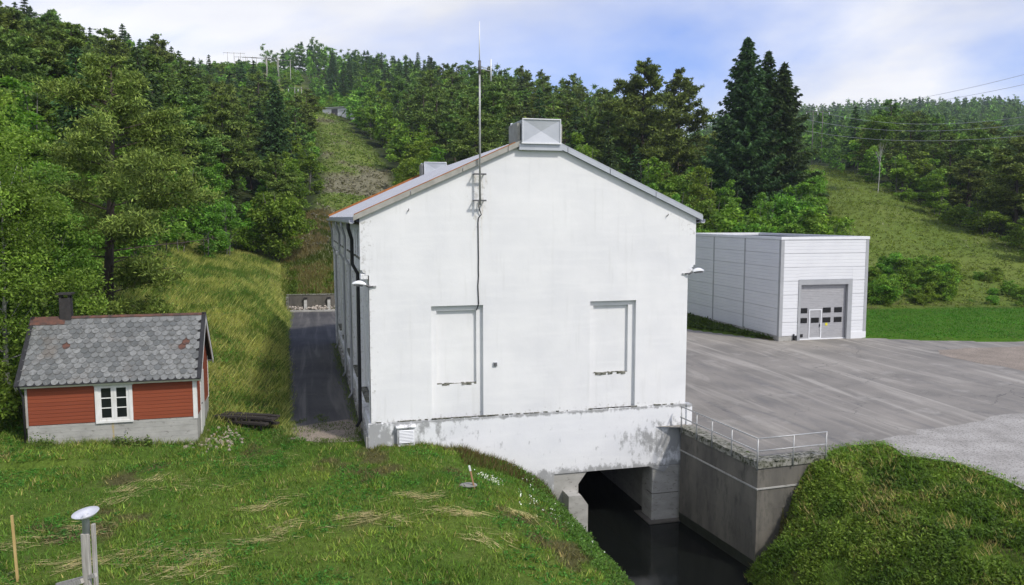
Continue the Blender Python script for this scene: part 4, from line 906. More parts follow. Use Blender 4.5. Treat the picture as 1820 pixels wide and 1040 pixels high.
def pine(H, Rd, seed, cb=.35, dens=1., bm=1., ls=.2, base=(.050, .092, .020), tip=(.165, .235, .046), tr=.17, dead=0):
    rng = np.random.default_rng(seed); tk = Geo(); cr = Geo()
    hs = np.linspace(0, H * .97, 9); bend = np.stack([.25 * np.sin(hs / H * 3 + seed), .25 * np.cos(hs / H * 2.3 + seed * 2), hs], 1); bend[:, :2] -= bend[0, :2]
    tk.limb(bend, tr * (H / 14) * (1 - hs / H) ** .8 + .03, (.5, .5, .5), 7)
    nb = int(H * 3.3 * dens ** .5 * bm)
    for k in range(nb):
        f = (k + rng.random()) / nb; h = H * (cb + (1 - cb) * f * .985); az = rng.random() * 6.283; prof = (math.sin(math.pi * min(1, .22 + .80 * f) ** 1.0)) ** .7 if f < .8 else (1 - f) / .2 * .5 + .12
        L = Rd * (.55 + .55 * rng.random()) * max(.14, prof); rise = .12 + .35 * f + rng.normal() * .10
        p0 = np.array([np.interp(h, hs, bend[:, 0]), np.interp(h, hs, bend[:, 1]), h]); t = np.linspace(0, 1, 6)
        az2 = az + rng.normal() * .35 * t; path = p0 + np.stack([np.cos(az2) * L * t, np.sin(az2) * L * t, L * (rise * t - .18 * t * t + .12 * t ** 3)], 1)
        tk.limb(path, (.045 * (1 - t) + .010) * (H / 14), (.5, .5, .5), 3)
        if f < dead: 
            for _ in range(5):
                q = rng.uniform(.3, .9); b0 = np.array([np.interp(q, t, path[:, i]) for i in range(3)]); e = rng.normal(size=3) * np.array((.7, .7, .35)) * L * .22; tk.limb(np.stack([b0, b0 + e * .6, b0 + e + (0, 0, -.1)]), [.016, .011, .006], (.5, .5, .5), 3)
            if rng.random() < .4: continue
        nc = max(4, int(9 * L / .9 * dens ** .3)); q = rng.uniform(.32, 1.03, nc); cc = np.stack([np.interp(q, t, path[:, i]) for i in range(3)], 1) + rng.normal(size=(nc, 3)) * np.array((.34, .34, .24)) * (.35 + L * .16)
        cc[:, 2] += .12; npt = max(3, int(18 * dens)); ctr = np.repeat(cc, npt, 0); m = len(ctr); o = unit(rng.normal(size=(m, 3)) + np.array((0, 0, .55))); rr_ = rng.random(m) ** .5
        P = ctr + o * (rr_ * (.26 + .05 * L))[:, None] * np.array((1.25, 1.25, .6)); shade = np.repeat(rng.normal(size=nc) * .22, npt)
        V_, F_ = rhombs(P, o + rng.normal(size=(m, 3)) * .5, ls * (.7 + .6 * rng.random(m)), ls * .28, rng); col = leafcol(m, base, tip, rng) * np.repeat(np.clip(1 + shade, .5, 1.7), 4)[:, None]; cr.add(V_, F_, col)
    return tk, cr
def spruce(H, Rd, seed, dens=1., ls=.26, base=(.022, .046, .017), tip=(.068, .115, .030), drop=1.0):
    rng = np.random.default_rng(seed); tk = Geo(); cr = Geo(); hs = np.linspace(0, H, 7); tk.limb(np.stack([0 * hs, 0 * hs, hs], 1), .016 * H * (1 - hs / H) ** .9 + .015, (.5, .5, .5), 6)
    nw = int(H * 2.1 * dens ** .4); cb = .05
    for k in range(nw):
        f = (k + .5) / nw; h = H * (cb + (1 - cb) * f); nb = 7 if f < .85 else 5; base_az = rng.random() * 6.28
        for j in range(nb):
            L = (Rd * (1 - f) ** .8 * (.60 + .62 * rng.random() ** 1.3) + .16) * (1 if rng.random() > .07 else .6); az = base_az + j * 6.283 / nb + rng.normal() * .2
            t = np.linspace(0, 1, 5); dr = (-.30 * (1 - f) - .06 + .35 * f) * drop; path = np.array((0, 0, h)) + np.stack([np.cos(az) * L * t, np.sin(az) * L * t, L * (dr * t + .20 * t ** 3 + rng.normal() * .03)], 1)
            if L > .8: tk.limb(path, .03 * (1 - t) + .008, (.5, .5, .5), 3)
            m = max(5, int(30 * L / 1.6 * dens)); q = rng.random(m) ** .75; c = np.stack([np.interp(q, t, path[:, i]) for i in range(3)], 1)
            side_ = np.array((-math.sin(az), math.cos(az), 0)); s_ = rng.normal(size=m) * .5 * (.2 + .26 * L * (1 - q)); c = c + side_ * s_[:, None]; c[:, 2] -= np.abs(s_) * .35 + rng.random(m) * .16 * L * .5
            t1 = np.array((math.cos(az), math.sin(az), -.35)) + side_ * np.sign(s_)[:, None] * .7 + rng.normal(size=(m, 3)) * .35 + np.array((0, 0, -.25)); V_, F_ = rhombs(c, t1, ls * (.7 + .7 * rng.random(m)), ls * .30, rng)
            cr.add(V_, F_, leafcol(m, base, tip, rng) * (1 + rng.normal() * .15))
    m = 12; z = H - rng.random(m) * .8; V_, F_ = rhombs(np.stack([rng.normal(size=m) * .05, rng.normal(size=m) * .05, z], 1), rng.normal(size=(m, 3)) * .4 + (0, 0, 1), ls, ls * .25, rng); cr.add(V_, F_, leafcol(m, base, tip, rng))
    return tk, cr
def broad(H, Rd, seed, nclump=46, per=110, ls=.16, cb=.18, base=(.058, .125, .014), tip=(.18, .28, .04), stems=1, tr=.016, flat=1.0, shape=1.):
    rng = np.random.default_rng(seed); tk = Geo(); cr = Geo(); cz = H * (cb + 1) / 2; hz = H * (1 - cb) / 2
    n = nclump; d = unit(rng.normal(size=(n, 3))); r = rng.random(n) ** .45; wob_ = 1 + .25 * np.sin(d[:, 0] * 4 + seed) * np.cos(d[:, 1] * 3 + d[:, 2] * 3)
    ctr = d * (r * wob_)[:, None] * np.array((Rd * .82, Rd * .82, hz * .9)); tap = 1 - .45 * shape * np.clip(ctr[:, 2] / hz, -.4, 1); ctr[:, :2] *= tap[:, None]; ctr[:, 2] += cz
    rad = Rd * rng.uniform(.20, .40, n) * (1.1 - .3 * r)
    for s_ in range(stems):
        off = rng.normal(size=2) * (.12 * Rd if stems > 1 else 0); top = np.array((off[0] * 3, off[1] * 3, H * .86)); t = np.linspace(0, 1, 7); pth = np.stack([off[0] + (top[0] - off[0]) * t + .12 * np.sin(t * 5 + seed), off[1] + (top[1] - off[1]) * t + .12 * np.cos(t * 4 + s_), top[2] * t], 1); tk.limb(pth, tr * H * (1 - t * .85), (.5, .5, .5), 6)
        for k in rng.choice(n, min(n, 16), replace=False):
            h0 = max(H * .12, ctr[k, 2] * rng.uniform(.45, .75)); h0 = min(h0, top[2]); b0 = np.array([np.interp(h0, pth[:, 2], pth[:, i]) for i in range(2)] + [h0]); md = (b0 + ctr[k]) / 2 + np.array((0, 0, -.1 * H * .1)); tk.limb(np.stack([b0, md, ctr[k]]), [tr * H * .35, tr * H * .22, tr * H * .07], (.5, .5, .5), 4)
    for k in range(n):
        m = int(per * (.6 + .8 * rng.random())); o = unit(rng.normal(size=(m, 3)) + np.array((0, 0, .25))); P = ctr[k] + o * (rad[k] * (.35 + .65 * rng.random(m) ** .6))[:, None] * np.array((1.1, 1.1, .75 * flat))
        P += rng.normal(size=(m, 3)) * .06; t1 = o * np.array((1, 1, .3)) + rng.normal(size=(m, 3)) * .7 + np.array((0, 0, -.3)); V_, F_ = rhombs(P, t1, ls * (.6 + .8 * rng.random(m)), ls * (.42 + .2 * rng.random(m)), rng, up=.6)
        cr.add(V_, F_, leafcol(m, base, tip, rng) * np.clip(1 + rng.normal() * .18, .6, 1.6))
    return tk, cr
def meshes(pair, name): return pair[0].mesh(name + '_trunk'), pair[1].mesh(name + '_crown')
def joined(pair, name):
    tk, cr = pair; Vt, Ft = np.concatenate(tk.V), np.concatenate(tk.F); Vc, Fc = np.concatenate(cr.V), np.concatenate(cr.F)
    return npmesh(name, np.concatenate([Vt, Vc]), np.concatenate([Ft, Fc + len(Vt)]), np.concatenate([np.concatenate(tk.C), np.concatenate(cr.C)]), midx=np.r_[np.zeros(len(Ft), int), np.ones(len(Fc), int)])
def with_mats(me, *ms):
    for m in ms: me.materials.append(M[m])
    return me
def tree2(name, pr, bark, fol, x, y, label, cat='tree', group=None, rz=0, sc=1, sink=.15):
    """a tree of two parts, trunk and crown"""
    e = empty(name, (x, y, gz(x, y) - sink), rz, label, cat, group); e.scale = (sc, sc, sc) if not isinstance(sc, tuple) else sc
    tm, cm = pr if isinstance(pr[0], bpy.types.Mesh) else meshes(pr, name)
    for me, m in ((tm, bark), (cm, fol)):
        if not me.materials: me.materials.append(M[m])
    obj('trunk', tm, None, e); obj('crown', cm, None, e); return e
def az(px, d): return (px - 910) / 1430 * d, d
# --- single trees one can point at
p = az(187, 40.5); zg = gz(*p); tree2('pine_tree', pine(16.4 - zg, 5.0, 5, cb=.06, dens=2.0, ls=.11, tr=.26, dead=.28, base=(.07, .105, .02), tip=(.21, .25, .05)), 'bark', 'needle', *p, 'big spreading pine with bare lower branches behind the red hut')
p = az(4, 32.0); tree2('birch_tree', broad(11.8, 3.3, 17, nclump=120, per=400, ls=.072, cb=.04, stems=3, tr=.009, base=(.068, .155, .018), tip=(.18, .32, .048)), 'bark_birch', 'leaf', *p, 'leafy light green birch with pale stems overhanging the hut roof')
p = az(88, 36); tree2('birch_tree', broad(10.2, 2.4, 18, nclump=80, per=330, ls=.075, cb=.06, stems=2, tr=.009, base=(.064, .145, .017), tip=(.165, .29, .045)), 'bark_grey', 'leaf', *p, 'slim birch standing between the hut chimney and the big pine')
p = az(-62, 29.0); tree2('shrub', broad(4.0, 1.8, 19, nclump=44, per=150, ls=.09, cb=.0, stems=3, tr=.008), 'bark_grey', 'leaf', *p, 'dense green shrub crowding the far gable of the red hut', 'shrub')
p = az(-20, 33.0); tree2('shrub', broad(6.0, 2.3, 20, nclump=60, per=150, ls=.10, cb=.0, stems=3, tr=.008), 'bark_grey', 'leaf', *p, 'tall bushy sapling beside the shrub at the hut', 'shrub')
p = az(497, 84); tree2('alder_tree', broad(8.3, 3.1, 23, nclump=64, per=190, ls=.17, cb=.02, stems=3, tr=.012, shape=.4), 'bark_grey', 'leaf', *p, 'rounded dark green alder standing alone on the mown bank above the bin wall')
p = az(1320, 112); tree2('spruce_tree', spruce(33.0 - gz(*p), 7.8, 31, dens=1.6, ls=.34, drop=.7), 'bark', 'needle', *p, 'tallest dark spruce of the group behind the garage', group=None)
p = az(1356, 116); tree2('spruce_tree', spruce(32.0 - gz(*p), 5.0, 32, dens=1.5, ls=.34, drop=.9), 'bark', 'needle', *p, 'narrow dark spruce between the two wider spruces behind the garage')
p = az(1384, 113); tree2('spruce_tree', spruce(29.8 - gz(*p), 6.0, 33, dens=1.5, ls=.34, drop=.9, tip=(.07, .105, .028)), 'bark', 'needle', *p, 'dark spruce nearest the meadow in the group behind the garage')
p = az(1140, 132); tree2('pine_tree', pine(33.5 - gz(*p), 6.6, 41, cb=.10, dens=.75, bm=1.5, ls=.30, tr=.2), 'bark', 'needle', *p, 'tall bushy pine standing above the roof slope of the white building')
p = az(1200, 136); tree2('pine_tree', pine(33.0 - gz(*p), 6.0, 42, cb=.08, dens=.75, bm=1.5, ls=.30, tr=.2), 'bark', 'needle', *p, 'tall pine with a thin forked top next to the spruce group')
p = az(1556, 133); tree2('birch_tree', broad(13.8, 2.6, 44, nclump=44, per=130, ls=.20, cb=.45, stems=1, tr=.0055, base=(.06, .11, .016), tip=(.16, .23, .036)), 'bark_birch', 'leaf', *p, 'thin birch with a bare white trunk at the meadow edge', sink=.3)
p = az(497, 118); tree2('spruce_tree', spruce(topz(150, 118) - gz(*p), 3.6, 45, dens=1.3, ls=.3), 'bark', 'needle', *p, 'dark pointed spruce rising from the bright broadleaf edge of the clearing')
# --- tree kinds for the woods; near ones have trunk and crown parts, far ones are one mesh
def kind(name, fn, bark, fol, n, H):
    out = {'near': [], 'mid': []}
    for k in range(n):
        pr = fn(k, 1.0); a, c = meshes(pr, name); out['near'].append((with_mats(a, bark), with_mats(c, fol)))
        out['mid'].append(with_mats(joined(fn(k + 50, .38), name), bark, fol))
    out['bark'] = bark; out['fol'] = fol; out['H'] = H; return out
KIND = {
 'pine_tree': kind('pine_tree', lambda k, q: pine(15, 3.4, 100 + k, cb=.22 + .06 * (k % 3), dens=.9 * q + .06, ls=.22 if q == 1 else .34), 'bark', 'needle', 4, 15),
 'spruce_tree': kind('spruce_tree', lambda k, q: spruce(15, 2.7, 200 + k, dens=.9 * q + .05, ls=.26 if q == 1 else .40), 'bark', 'needle', 3, 15),
 'birch_tree': kind('birch_tree', lambda k, q: broad(12, 3.0, 300 + k, nclump=44, per=int(125 * q), ls=.19 if q == 1 else .32, cb=.03, stems=2, tr=.008, base=(.064, .135, .015), tip=(.185, .285, .04)), 'bark_grey', 'leaf', 4, 12),
 'rowan_shrub': kind('rowan_shrub', lambda k, q: broad(5, 2.4, 400 + k, nclump=34, per=int(120 * q), ls=.15 if q == 1 else .26, cb=.0, stems=3, tr=.008, shape=.3, base=(.062, .135, .014), tip=(.18, .285, .036)), 'bark_grey', 'leaf', 3, 5)}
cand = []                                       # (kind, x, y, height, region)
rng = np.random.default_rng(77)
def scatter(n, pxr, dr, test, mind):
    P = []; cell = {}
    d = np.sqrt(rng.uniform(dr[0] ** 2, dr[1] ** 2, n)); px = rng.uniform(*pxr, n)
    for a, c in zip(px, d):
        x, y = az(a, c); md = mind(a, c)
        if not test(a, c): continue
        g = 4.; key = (int(x // g), int(y // g)); ok = True
        for i in (-2, -1, 0, 1, 2):
            for j in (-2, -1, 0, 1, 2):
                for q in cell.get((key[0] + i, key[1] + j), ()):
                    if (q[0] - x) ** 2 + (q[1] - y) ** 2 < md * md: ok = False
        if ok: cell.setdefault(key, []).append((x, y)); P.append((a, c, x, y))
    return P
corrL = lambda d: float(np.interp(d, CORR_D, CORR_L)); corrR = lambda d: float(np.interp(d, CORR_D, CORR_R))
LEFT_PX = [-300, 0, 120, 250, 330, 400, 470, 530, 580]; LEFT_D = [30, 40, 46, 58, 68, 76, 88, 92, 105]
hillL = lambda a, c: c > np.interp(a, LEFT_PX, LEFT_D) and a < corrL(c) - 22 and not (a > 385 and c > 250)
for a, c, x, y in scatter(7000, (-260, 600), (38, 275), hillL, lambda a, c: 2.7 + c * .010):
    nz = float(fbm([x / 16], [y / 16], 88)[0]); edge = (c - np.interp(a, LEFT_PX, LEFT_D)) < 12 or (corrL(c) - a) * c / 1430 < 9
    if edge: k = 'birch_tree' if rng.random() < .62 else ('rowan_shrub' if rng.random() < .7 else 'pine_tree')
    elif c > 165: k = 'spruce_tree' if nz > .50 else ('birch_tree' if nz < .42 else 'pine_tree')
    else: k = 'pine_tree' if nz > .53 else ('birch_tree' if rng.random() < .85 else 'spruce_tree')
    h = {'pine_tree': 12.5, 'spruce_tree': 13, 'birch_tree': 9.5, 'rowan_shrub': 4.6}[k] * rng.uniform(.75, 1.2)
    if edge: h *= .85
    cand.append((k, x, y, h, 'Le' if (corrL(c) - a) * c / 1430 < 12 and c > 90 else 'Lb' if c < 80 else 'Ls' if c > 190 else 'L'))
hillC = lambda a, c: (c > np.interp(a, [500, 700, 760, 1100, 1240], [95, 97, 94, 92, 96])) and a > corrR(c) + 22 and not (1225 < a and c < 120) and not (c > 180 and a > 1180)
for a, c, x, y in scatter(9000, (520, 1290), (92, 430), hillC, lambda a, c: 2.9 + c * .010):
    nz = float(fbm([x / 18], [y / 18], 90)[0]); edge = (a - corrR(c)) * c / 1430 < 10 or c < 108
    if edge: k = 'birch_tree' if rng.random() < .75 else 'rowan_shrub'
    elif c > 260: k = 'spruce_tree' if nz > .5 else ('pine_tree' if rng.random() < .8 else 'birch_tree')
    else: k = 'pine_tree' if nz > .44 else ('birch_tree' if rng.random() < .6 else 'spruce_tree')
    h = {'pine_tree': 14, 'spruce_tree': 14, 'birch_tree': 11, 'rowan_shrub': 5}[k] * rng.uniform(.75, 1.18)
    if edge: h *= .85
    # the slope falls away to the right: trees there keep the skyline of the photograph
    if a > 1090 and c < 125 and k != 'rowan_shrub': h *= .72
    cand.append((k, x, y, h, 'Ce' if (a - corrR(c)) * c / 1430 < 12 else 'Cb' if c < 125 else 'Cs' if c > 270 else 'C'))
hillR = lambda a, c: a > 1415 and c > np.interp(a, FOOT_PX, FOOT_D)
for a, c, x, y in scatter(6000, (1400, 2080), (84, 230), hillR, lambda a, c: 3.0 + c * .010):
    edge = c - np.interp(a, FOOT_PX, FOOT_D) < 11
    if edge: k = 'birch_tree' if rng.random() < .75 else 'rowan_shrub'
    else: k = 'pine_tree' if rng.random() < .72 else ('birch_tree' if rng.random() < .7 else 'spruce_tree')
    h = {'pine_tree': 12.4, 'spruce_tree': 11.5, 'birch_tree': 9.5, 'rowan_shrub': 4.5}[k] * rng.uniform(.75, 1.15)
    if a < 1500: h *= .62
    cand.append((k, x, y, h * (.8 if edge else 1), 'Re' if edge else 'R'))
# hedge of broadleaf shrubs behind the garage and the white building
for px, d, h in ((1105, 96, 6), (1128, 90, 5.4), (1152, 99, 9.5), (1172, 92, 7), (1190, 97, 10), (1215, 93, 8.5), (1238, 88, 6.5), (1258, 92, 9), (1275, 86, 6.2), (1296, 88, 7), (1318, 84, 6.0), (1342, 86, 6.6), (1362, 83, 5.4), (1385, 86, 6.4), (1408, 84, 5.6), (1430, 87, 6.2), (1455, 85, 6.4), (1478, 88, 5.8), (1300, 97, 8), (1350, 96, 7.5), (1400, 100, 7), (1240, 101, 11), (1205, 106, 12), (1160, 108, 12), (1425, 104, 6), (1290, 104, 9), (1410, 116, 8), (1437, 122, 6)):
    cand.append(('rowan_shrub' if h < 7.2 else 'birch_tree', *az(px, d), h, 'H'))
# shrubs at the foot of the meadow slope, right of the garage
for k in range(62):
    px = rng.uniform(1545, 1980) if k % 2 else rng.uniform(1545, 1700); d = rng.uniform(74.6, 86); cand.append(('rowan_shrub', *az(px, d), rng.uniform(1.1, 2.4) * (1.3 if px < 1690 else .7), 'M'))
# low regrowth on the power-line clearing
for k in range(230):
    px = rng.uniform(360, 545); d = rng.uniform(245, 400); cand.append(('rowan_shrub', *az(px, d), rng.uniform(3, 5.5), 'P'))
for k in range(110):
    px = rng.uniform(535, 640); d = rng.uniform(246, 330); cand.append(('rowan_shrub', *az(px, d), rng.uniform(2.5, 5), 'P'))
WHERE = {'L': 'halfway up the hillside wood behind the red hut', 'Lb': 'at the foot of the hillside wood just behind the red hut', 'Le': 'on the edge of the hut hillside wood facing the straight clearing', 'Ls': 'near the skyline of the hillside behind the red hut', 'C': 'within the wooded hill behind the white building', 'Cb': 'low on the hill close behind the white roof', 'Ce': 'on the edge of the hill wood facing the clearing', 'Cs': 'high on the far hill behind the white building', 'R': 'deep in the wood beyond the meadow and garage', 'Re': 'along the edge of the wood bordering the sloping meadow', 'H': 'in the thicket close behind the garage roof', 'M': 'at the foot of the meadow slope beside the garage lawn', 'P': 'on the cleared ridge under the power poles'}
LOOK = {'pine_tree': 'dark green pine', 'spruce_tree': 'pointed dark spruce', 'birch_tree': 'bright green broadleaf tree', 'rowan_shrub': 'low leafy green shrub'}
CAT = {'pine_tree': 'pine', 'spruce_tree': 'spruce', 'birch_tree': 'tree', 'rowan_shrub': 'shrub'}
zs_all = terrain([c[1] for c in cand], [c[2] for c in cand]); rest = []
def hidden(x, y, zt_):
    """wholly behind the white building as seen from the photograph's side"""
    p_ = pxd(x, y); top = 386 - (zt_ - 8.6) / y * 1430
    roof = np.interp(p_, [590, 640, 935, 985, 1240], [395, 385, 262, 262, 385]); return 640 < p_ < 1215 and top > roof + 12
bykind = {}
for c, z in zip(cand, zs_all):
    if hidden(c[1], c[2], z + c[3]): continue
    bykind.setdefault(c[0], []).append((c[3] / c[2], c, z))
for kname, L in bykind.items():
    L.sort(key=lambda q: -q[0]); K = KIND[kname]
    for i, (s_, (kn, x, y, h, reg), z) in enumerate(L):
        if i >= 300: rest.append((kn, x, y, h, z)); continue
        sc = h / K['H']; wd = 1.32 if reg[0] == 'R' else 1.15; s3 = (sc * rng.uniform(.88, 1.2) * wd, sc * rng.uniform(.88, 1.2) * wd, sc * rng.uniform(.92, 1.08)); rz = rng.random() * 6.283
        lab = LOOK[kn] + ' ' + WHERE[reg]; grp = LOOK[kn] + 's ' + WHERE[reg]
        if y < 125:
            a, c = K['near'][rng.integers(len(K['near']))]; e = empty(kn, (x, y, z - .25), rz, lab, CAT[kn], grp); e.scale = s3; obj('trunk', a, None, e); obj('crown', c, None, e)
        else:
            o = obj(kn, K['mid'][rng.integers(len(K['mid']))], None, None, (x, y, z - .3), (0, 0, rz)); o.scale = s3; tag(o, lab, CAT[kn], grp)
# --- the far woods: everything past the 300 largest of a kind, and the distant ridge, one mass
FAR = []
for k in range(3):
    FAR.append(('pine_tree', pine(15, 3.4, 500 + k, cb=.25, dens=.045, ls=1.1))); FAR.append(('spruce_tree', spruce(15, 2.7, 520 + k, dens=.04, ls=1.25))); FAR.append(('birch_tree', broad(12, 3.0, 540 + k, nclump=26, per=6, ls=1.1, cb=.05)))
fm = {}
for kn, (tk, cr) in FAR: fm.setdefault(kn, []).append((np.concatenate(cr.V).reshape(-1, 4, 3)[:, :3].reshape(-1, 3), np.concatenate(cr.C).reshape(-1, 4, 3)[:, :3].reshape(-1, 3)))
fm['rowan_shrub'] = [(v * np.array((.9, .9, .45)), c) for v, c in fm['birch_tree']]
HH = {'pine_tree': 15, 'spruce_tree': 15, 'birch_tree': 12, 'rowan_shrub': 5.4}
extra = []
for a, c in zip(rng.uniform(1180, 2080, 2000), np.sqrt(rng.uniform(420 ** 2, 820 ** 2, 2000))):
    extra.append((a, c))
for a, c in zip(rng.uniform(1230, 2050, 480), rng.uniform(235, 420, 480)): extra.append((a, c))
for a, c in zip(rng.uniform(480, 1150, 260), rng.uniform(405, 440, 260)): extra.append((a, c))
ex_ = [az(a, c) for a, c in extra]; ez = terrain([q[0] for q in ex_], [q[1] for q in ex_])
for (a, c), (x, y), z in zip(extra, ex_, ez):
    top = 386 - (z + 13 - 8.6) / y * 1430
    if c > 420 and a > 1180 and top > 245: continue
    rest.append((('spruce_tree', 'pine_tree', 'pine_tree', 'birch_tree')[rng.integers(4)], x, y, rng.uniform(9, 16), z))
VV, CC = [], []
for kn, x, y, h, z in rest:
    v, c = fm[kn][rng.integers(len(fm[kn]))]; s_ = h / HH[kn]; t = rng.random() * 6.283; ct, st_ = math.cos(t), math.sin(t)
    q = v * s_; VV.append(np.stack([q[:, 0] * ct - q[:, 1] * st_ + x, q[:, 0] * st_ + q[:, 1] * ct + y, q[:, 2] + z - .3], 1)); CC.append(c * rng.uniform(.75, 1.2))
VV = np.concatenate(VV); CC = np.concatenate(CC)
tag(obj('distant_forest', npmesh('distant_forest', VV, np.arange(len(VV)).reshape(-1, 3), CC), 'needle'), 'dense dark forest covering the far hills and ridge', 'forest', kind='stuff')

# ------------------------------------------------------------------ grasses and weeds
def blades(x, y, L, wd, lean, dirn, col, rng, name, label, zoff=-.02, jitter=.55):
    """one triangle per blade; lean 0 upright .. 1 lying along dirn"""
    n = len(x); z = terrain(x, y) + zoff; a = rng.random(n) * 6.283; jit = np.stack([np.cos(a), np.sin(a)], 1); d = dirn + jit * jitter; d = d / np.maximum(np.linalg.norm(d, axis=1, keepdims=True), .2)
    tip = np.stack([x + d[:, 0] * L * lean, y + d[:, 1] * L * lean, z], 1); zt2 = terrain(tip[:, 0], tip[:, 1]); tip[:, 2] = np.maximum(z + L * np.sqrt(np.clip(1 - lean ** 2, .02, 1)) * .9, zt2 + .01) * (lean < .75) + (np.maximum(zt2, z - .3) + .03 + rng.random(n) * .05) * (lean >= .75)
    b = rng.random(n) * 6.283; s_ = np.stack([np.cos(b), np.sin(b), 0 * b], 1) * wd[:, None]
    base = np.stack([x, y, z], 1); V_ = np.stack([base - s_, base + s_, tip], 1).reshape(-1, 3)
    o = obj(name, npmesh(name, V_, np.arange(3 * n).reshape(-1, 3), np.repeat(col, 3, 0)), 'grass'); tag(o, label, 'grass', kind='stuff'); return o
def clear(x, y, hut=.05):
    """keep blades off paving, buildings and water"""
    ok = ~(inpoly(x, y, YARD) | inpoly(x, y, DRIVE) | inpoly(x, y, GRAV1) | inpoly(x, y, GRAV2))
    u = (x - BO[0]) * U[0] + (y - BO[1]) * U[1]; v = (x - BO[0]) * V[0] + (y - BO[1]) * V[1]; ok &= ~((u > -.12) & (u < 13.2) & (v > -.1) & (v < 26.2))
    u = (x - HO[0]) * U[0] + (y - HO[1]) * U[1]; v = (x - HO[0]) * V[0] + (y - HO[1]) * V[1]; ok &= ~((u > -HW - hut) & (u < hut) & (v > -hut) & (v < HD + hut))
    u = (x - GO[0]) * U[0] + (y - GO[1]) * U[1]; v = (x - GO[0]) * V[0] + (y - GO[1]) * V[1]; ok &= ~((u > -.1) & (u < GW + .1) & (v > -.1) & (v < GL + .1))
    return ok
rng = np.random.default_rng(5)
def field(n, pxr, dr, test=None):
    d = np.sqrt(rng.uniform(dr[0] ** 2, dr[1] ** 2, n)); px = rng.uniform(*pxr, n); x = (px - 910) / 1430 * d; y = d; ok = clear(x, y)
    if test is not None: ok &= test(x, y, px, d)
    return x[ok], y[ok]
def gcol(x, y, gain=1.25, jit=.25, dry=.0):
    c = colour(x, y) * gain; n = len(x); f = (rng.random(n) < dry)[:, None]; c = np.where(f, np.array((.30, .26, .10)) * (.7 + .5 * rng.random((n, 1))), c)
    return np.clip(c * (1 + rng.normal(size=(n, 1)) * jit) * (1 + rng.normal(size=(n, 3)) * .06), .01, 1)
# lawn in front, thicker in clumps
def lawn_t(x, y, px, d):
    s = canal_s(x, y); cl_ = fbm(x / .55, y / .55, 71); br = fbm(x / 1.6, y / 1.6, 51); return (s < .35) & (rng.random(len(x)) < .30 + 1.2 * sstep(.40, .62, cl_)) & ((br < .68) | (rng.random(len(x)) < .35))
x, y = field(230000, (-160, 1230), (16.0, 34), lawn_t); n = len(x); hcl = fbm(x / .9, y / .9, 72)
blades(x, y, (.05 + .16 * rng.random(n) ** 1.5) * (.55 + .9 * hcl), .010 + .012 * rng.random(n), .25 + .45 * rng.random(n), np.zeros((n, 2)), gcol(x, y, 1.15, .28, .05), rng, 'lawn_grass', 'short uneven green grass on the lawn before the hut and white wall')
x, y = field(5200, (-160, 1230), (16.0, 33.5), lambda x, y, px, d: (canal_s(x, y) < .2) & (fbm(x / 1.1, y / 1.1, 74) > .48)); x = np.repeat(x, 9) + rng.normal(size=9 * len(x)) * .07; y = np.repeat(y, 9) + rng.normal(size=len(x)) * .07; n = len(x)
ok = clear(x, y); x, y = x[ok], y[ok]; n = len(x); k9 = .7 + .7 * fbm(x / .5, y / .5, 76)[:, None]
blades(x, y, .12 + .18 * rng.random(n), .012 + .012 * rng.random(n), .3 + .5 * rng.random(n), np.zeros((n, 2)), gcol(x, y, 1.4, .3, .12) * k9, rng, 'lawn_tufts', 'taller tufts of grass standing out of the lawn')
# clover and broad weeds in the lawn
def rosettes(x, y, per, ls, h, col, name, label, cat='weeds', mat='leaf', spread=.1, hs=None):
    n = len(x); z = terrain(x, y); m = n * per; o = rng.normal(size=(m, 3)); o[:, 2] = np.abs(o[:, 2]) * .6 + .25; o = unit(o); sc_ = np.repeat((.5 + rng.random(n)) * (1 if hs is None else hs), per)
    P = np.repeat(np.stack([x, y, z], 1), per, 0) + o * np.array((spread, spread, h)) * (sc_ * (.3 + .7 * rng.random(m)))[:, None]; t1 = o * np.array((1, 1, .25)) + rng.normal(size=(m, 3)) * .4
    V_, F_ = rhombs(P, t1, ls * (.6 + .8 * rng.random(m)), ls * (.35 + .25 * rng.random(m)), rng, up=1.2); cc = np.repeat(col, per, 0) * (1 + rng.normal(size=(m, 1)) * .22)
    ob = obj(name, npmesh(name, V_, F_, np.repeat(np.clip(cc, .008, 1), 4, 0)), mat); tag(ob, label, cat, kind='stuff'); return ob
x, y = field(12000, (-100, 1200), (16, 33), lambda x, y, px, d: (canal_s(x, y) < .3) & (fbm(x / 1.8, y / 1.8, 73) > .52)); n = len(x)
rosettes(x, y, 6, .045, .12, np.array((.06, .13, .016)) * (.7 + .8 * rng.random((n, 1))), 'lawn_clover', 'patches of clover and broad leaved weeds in the lawn', spread=.12)
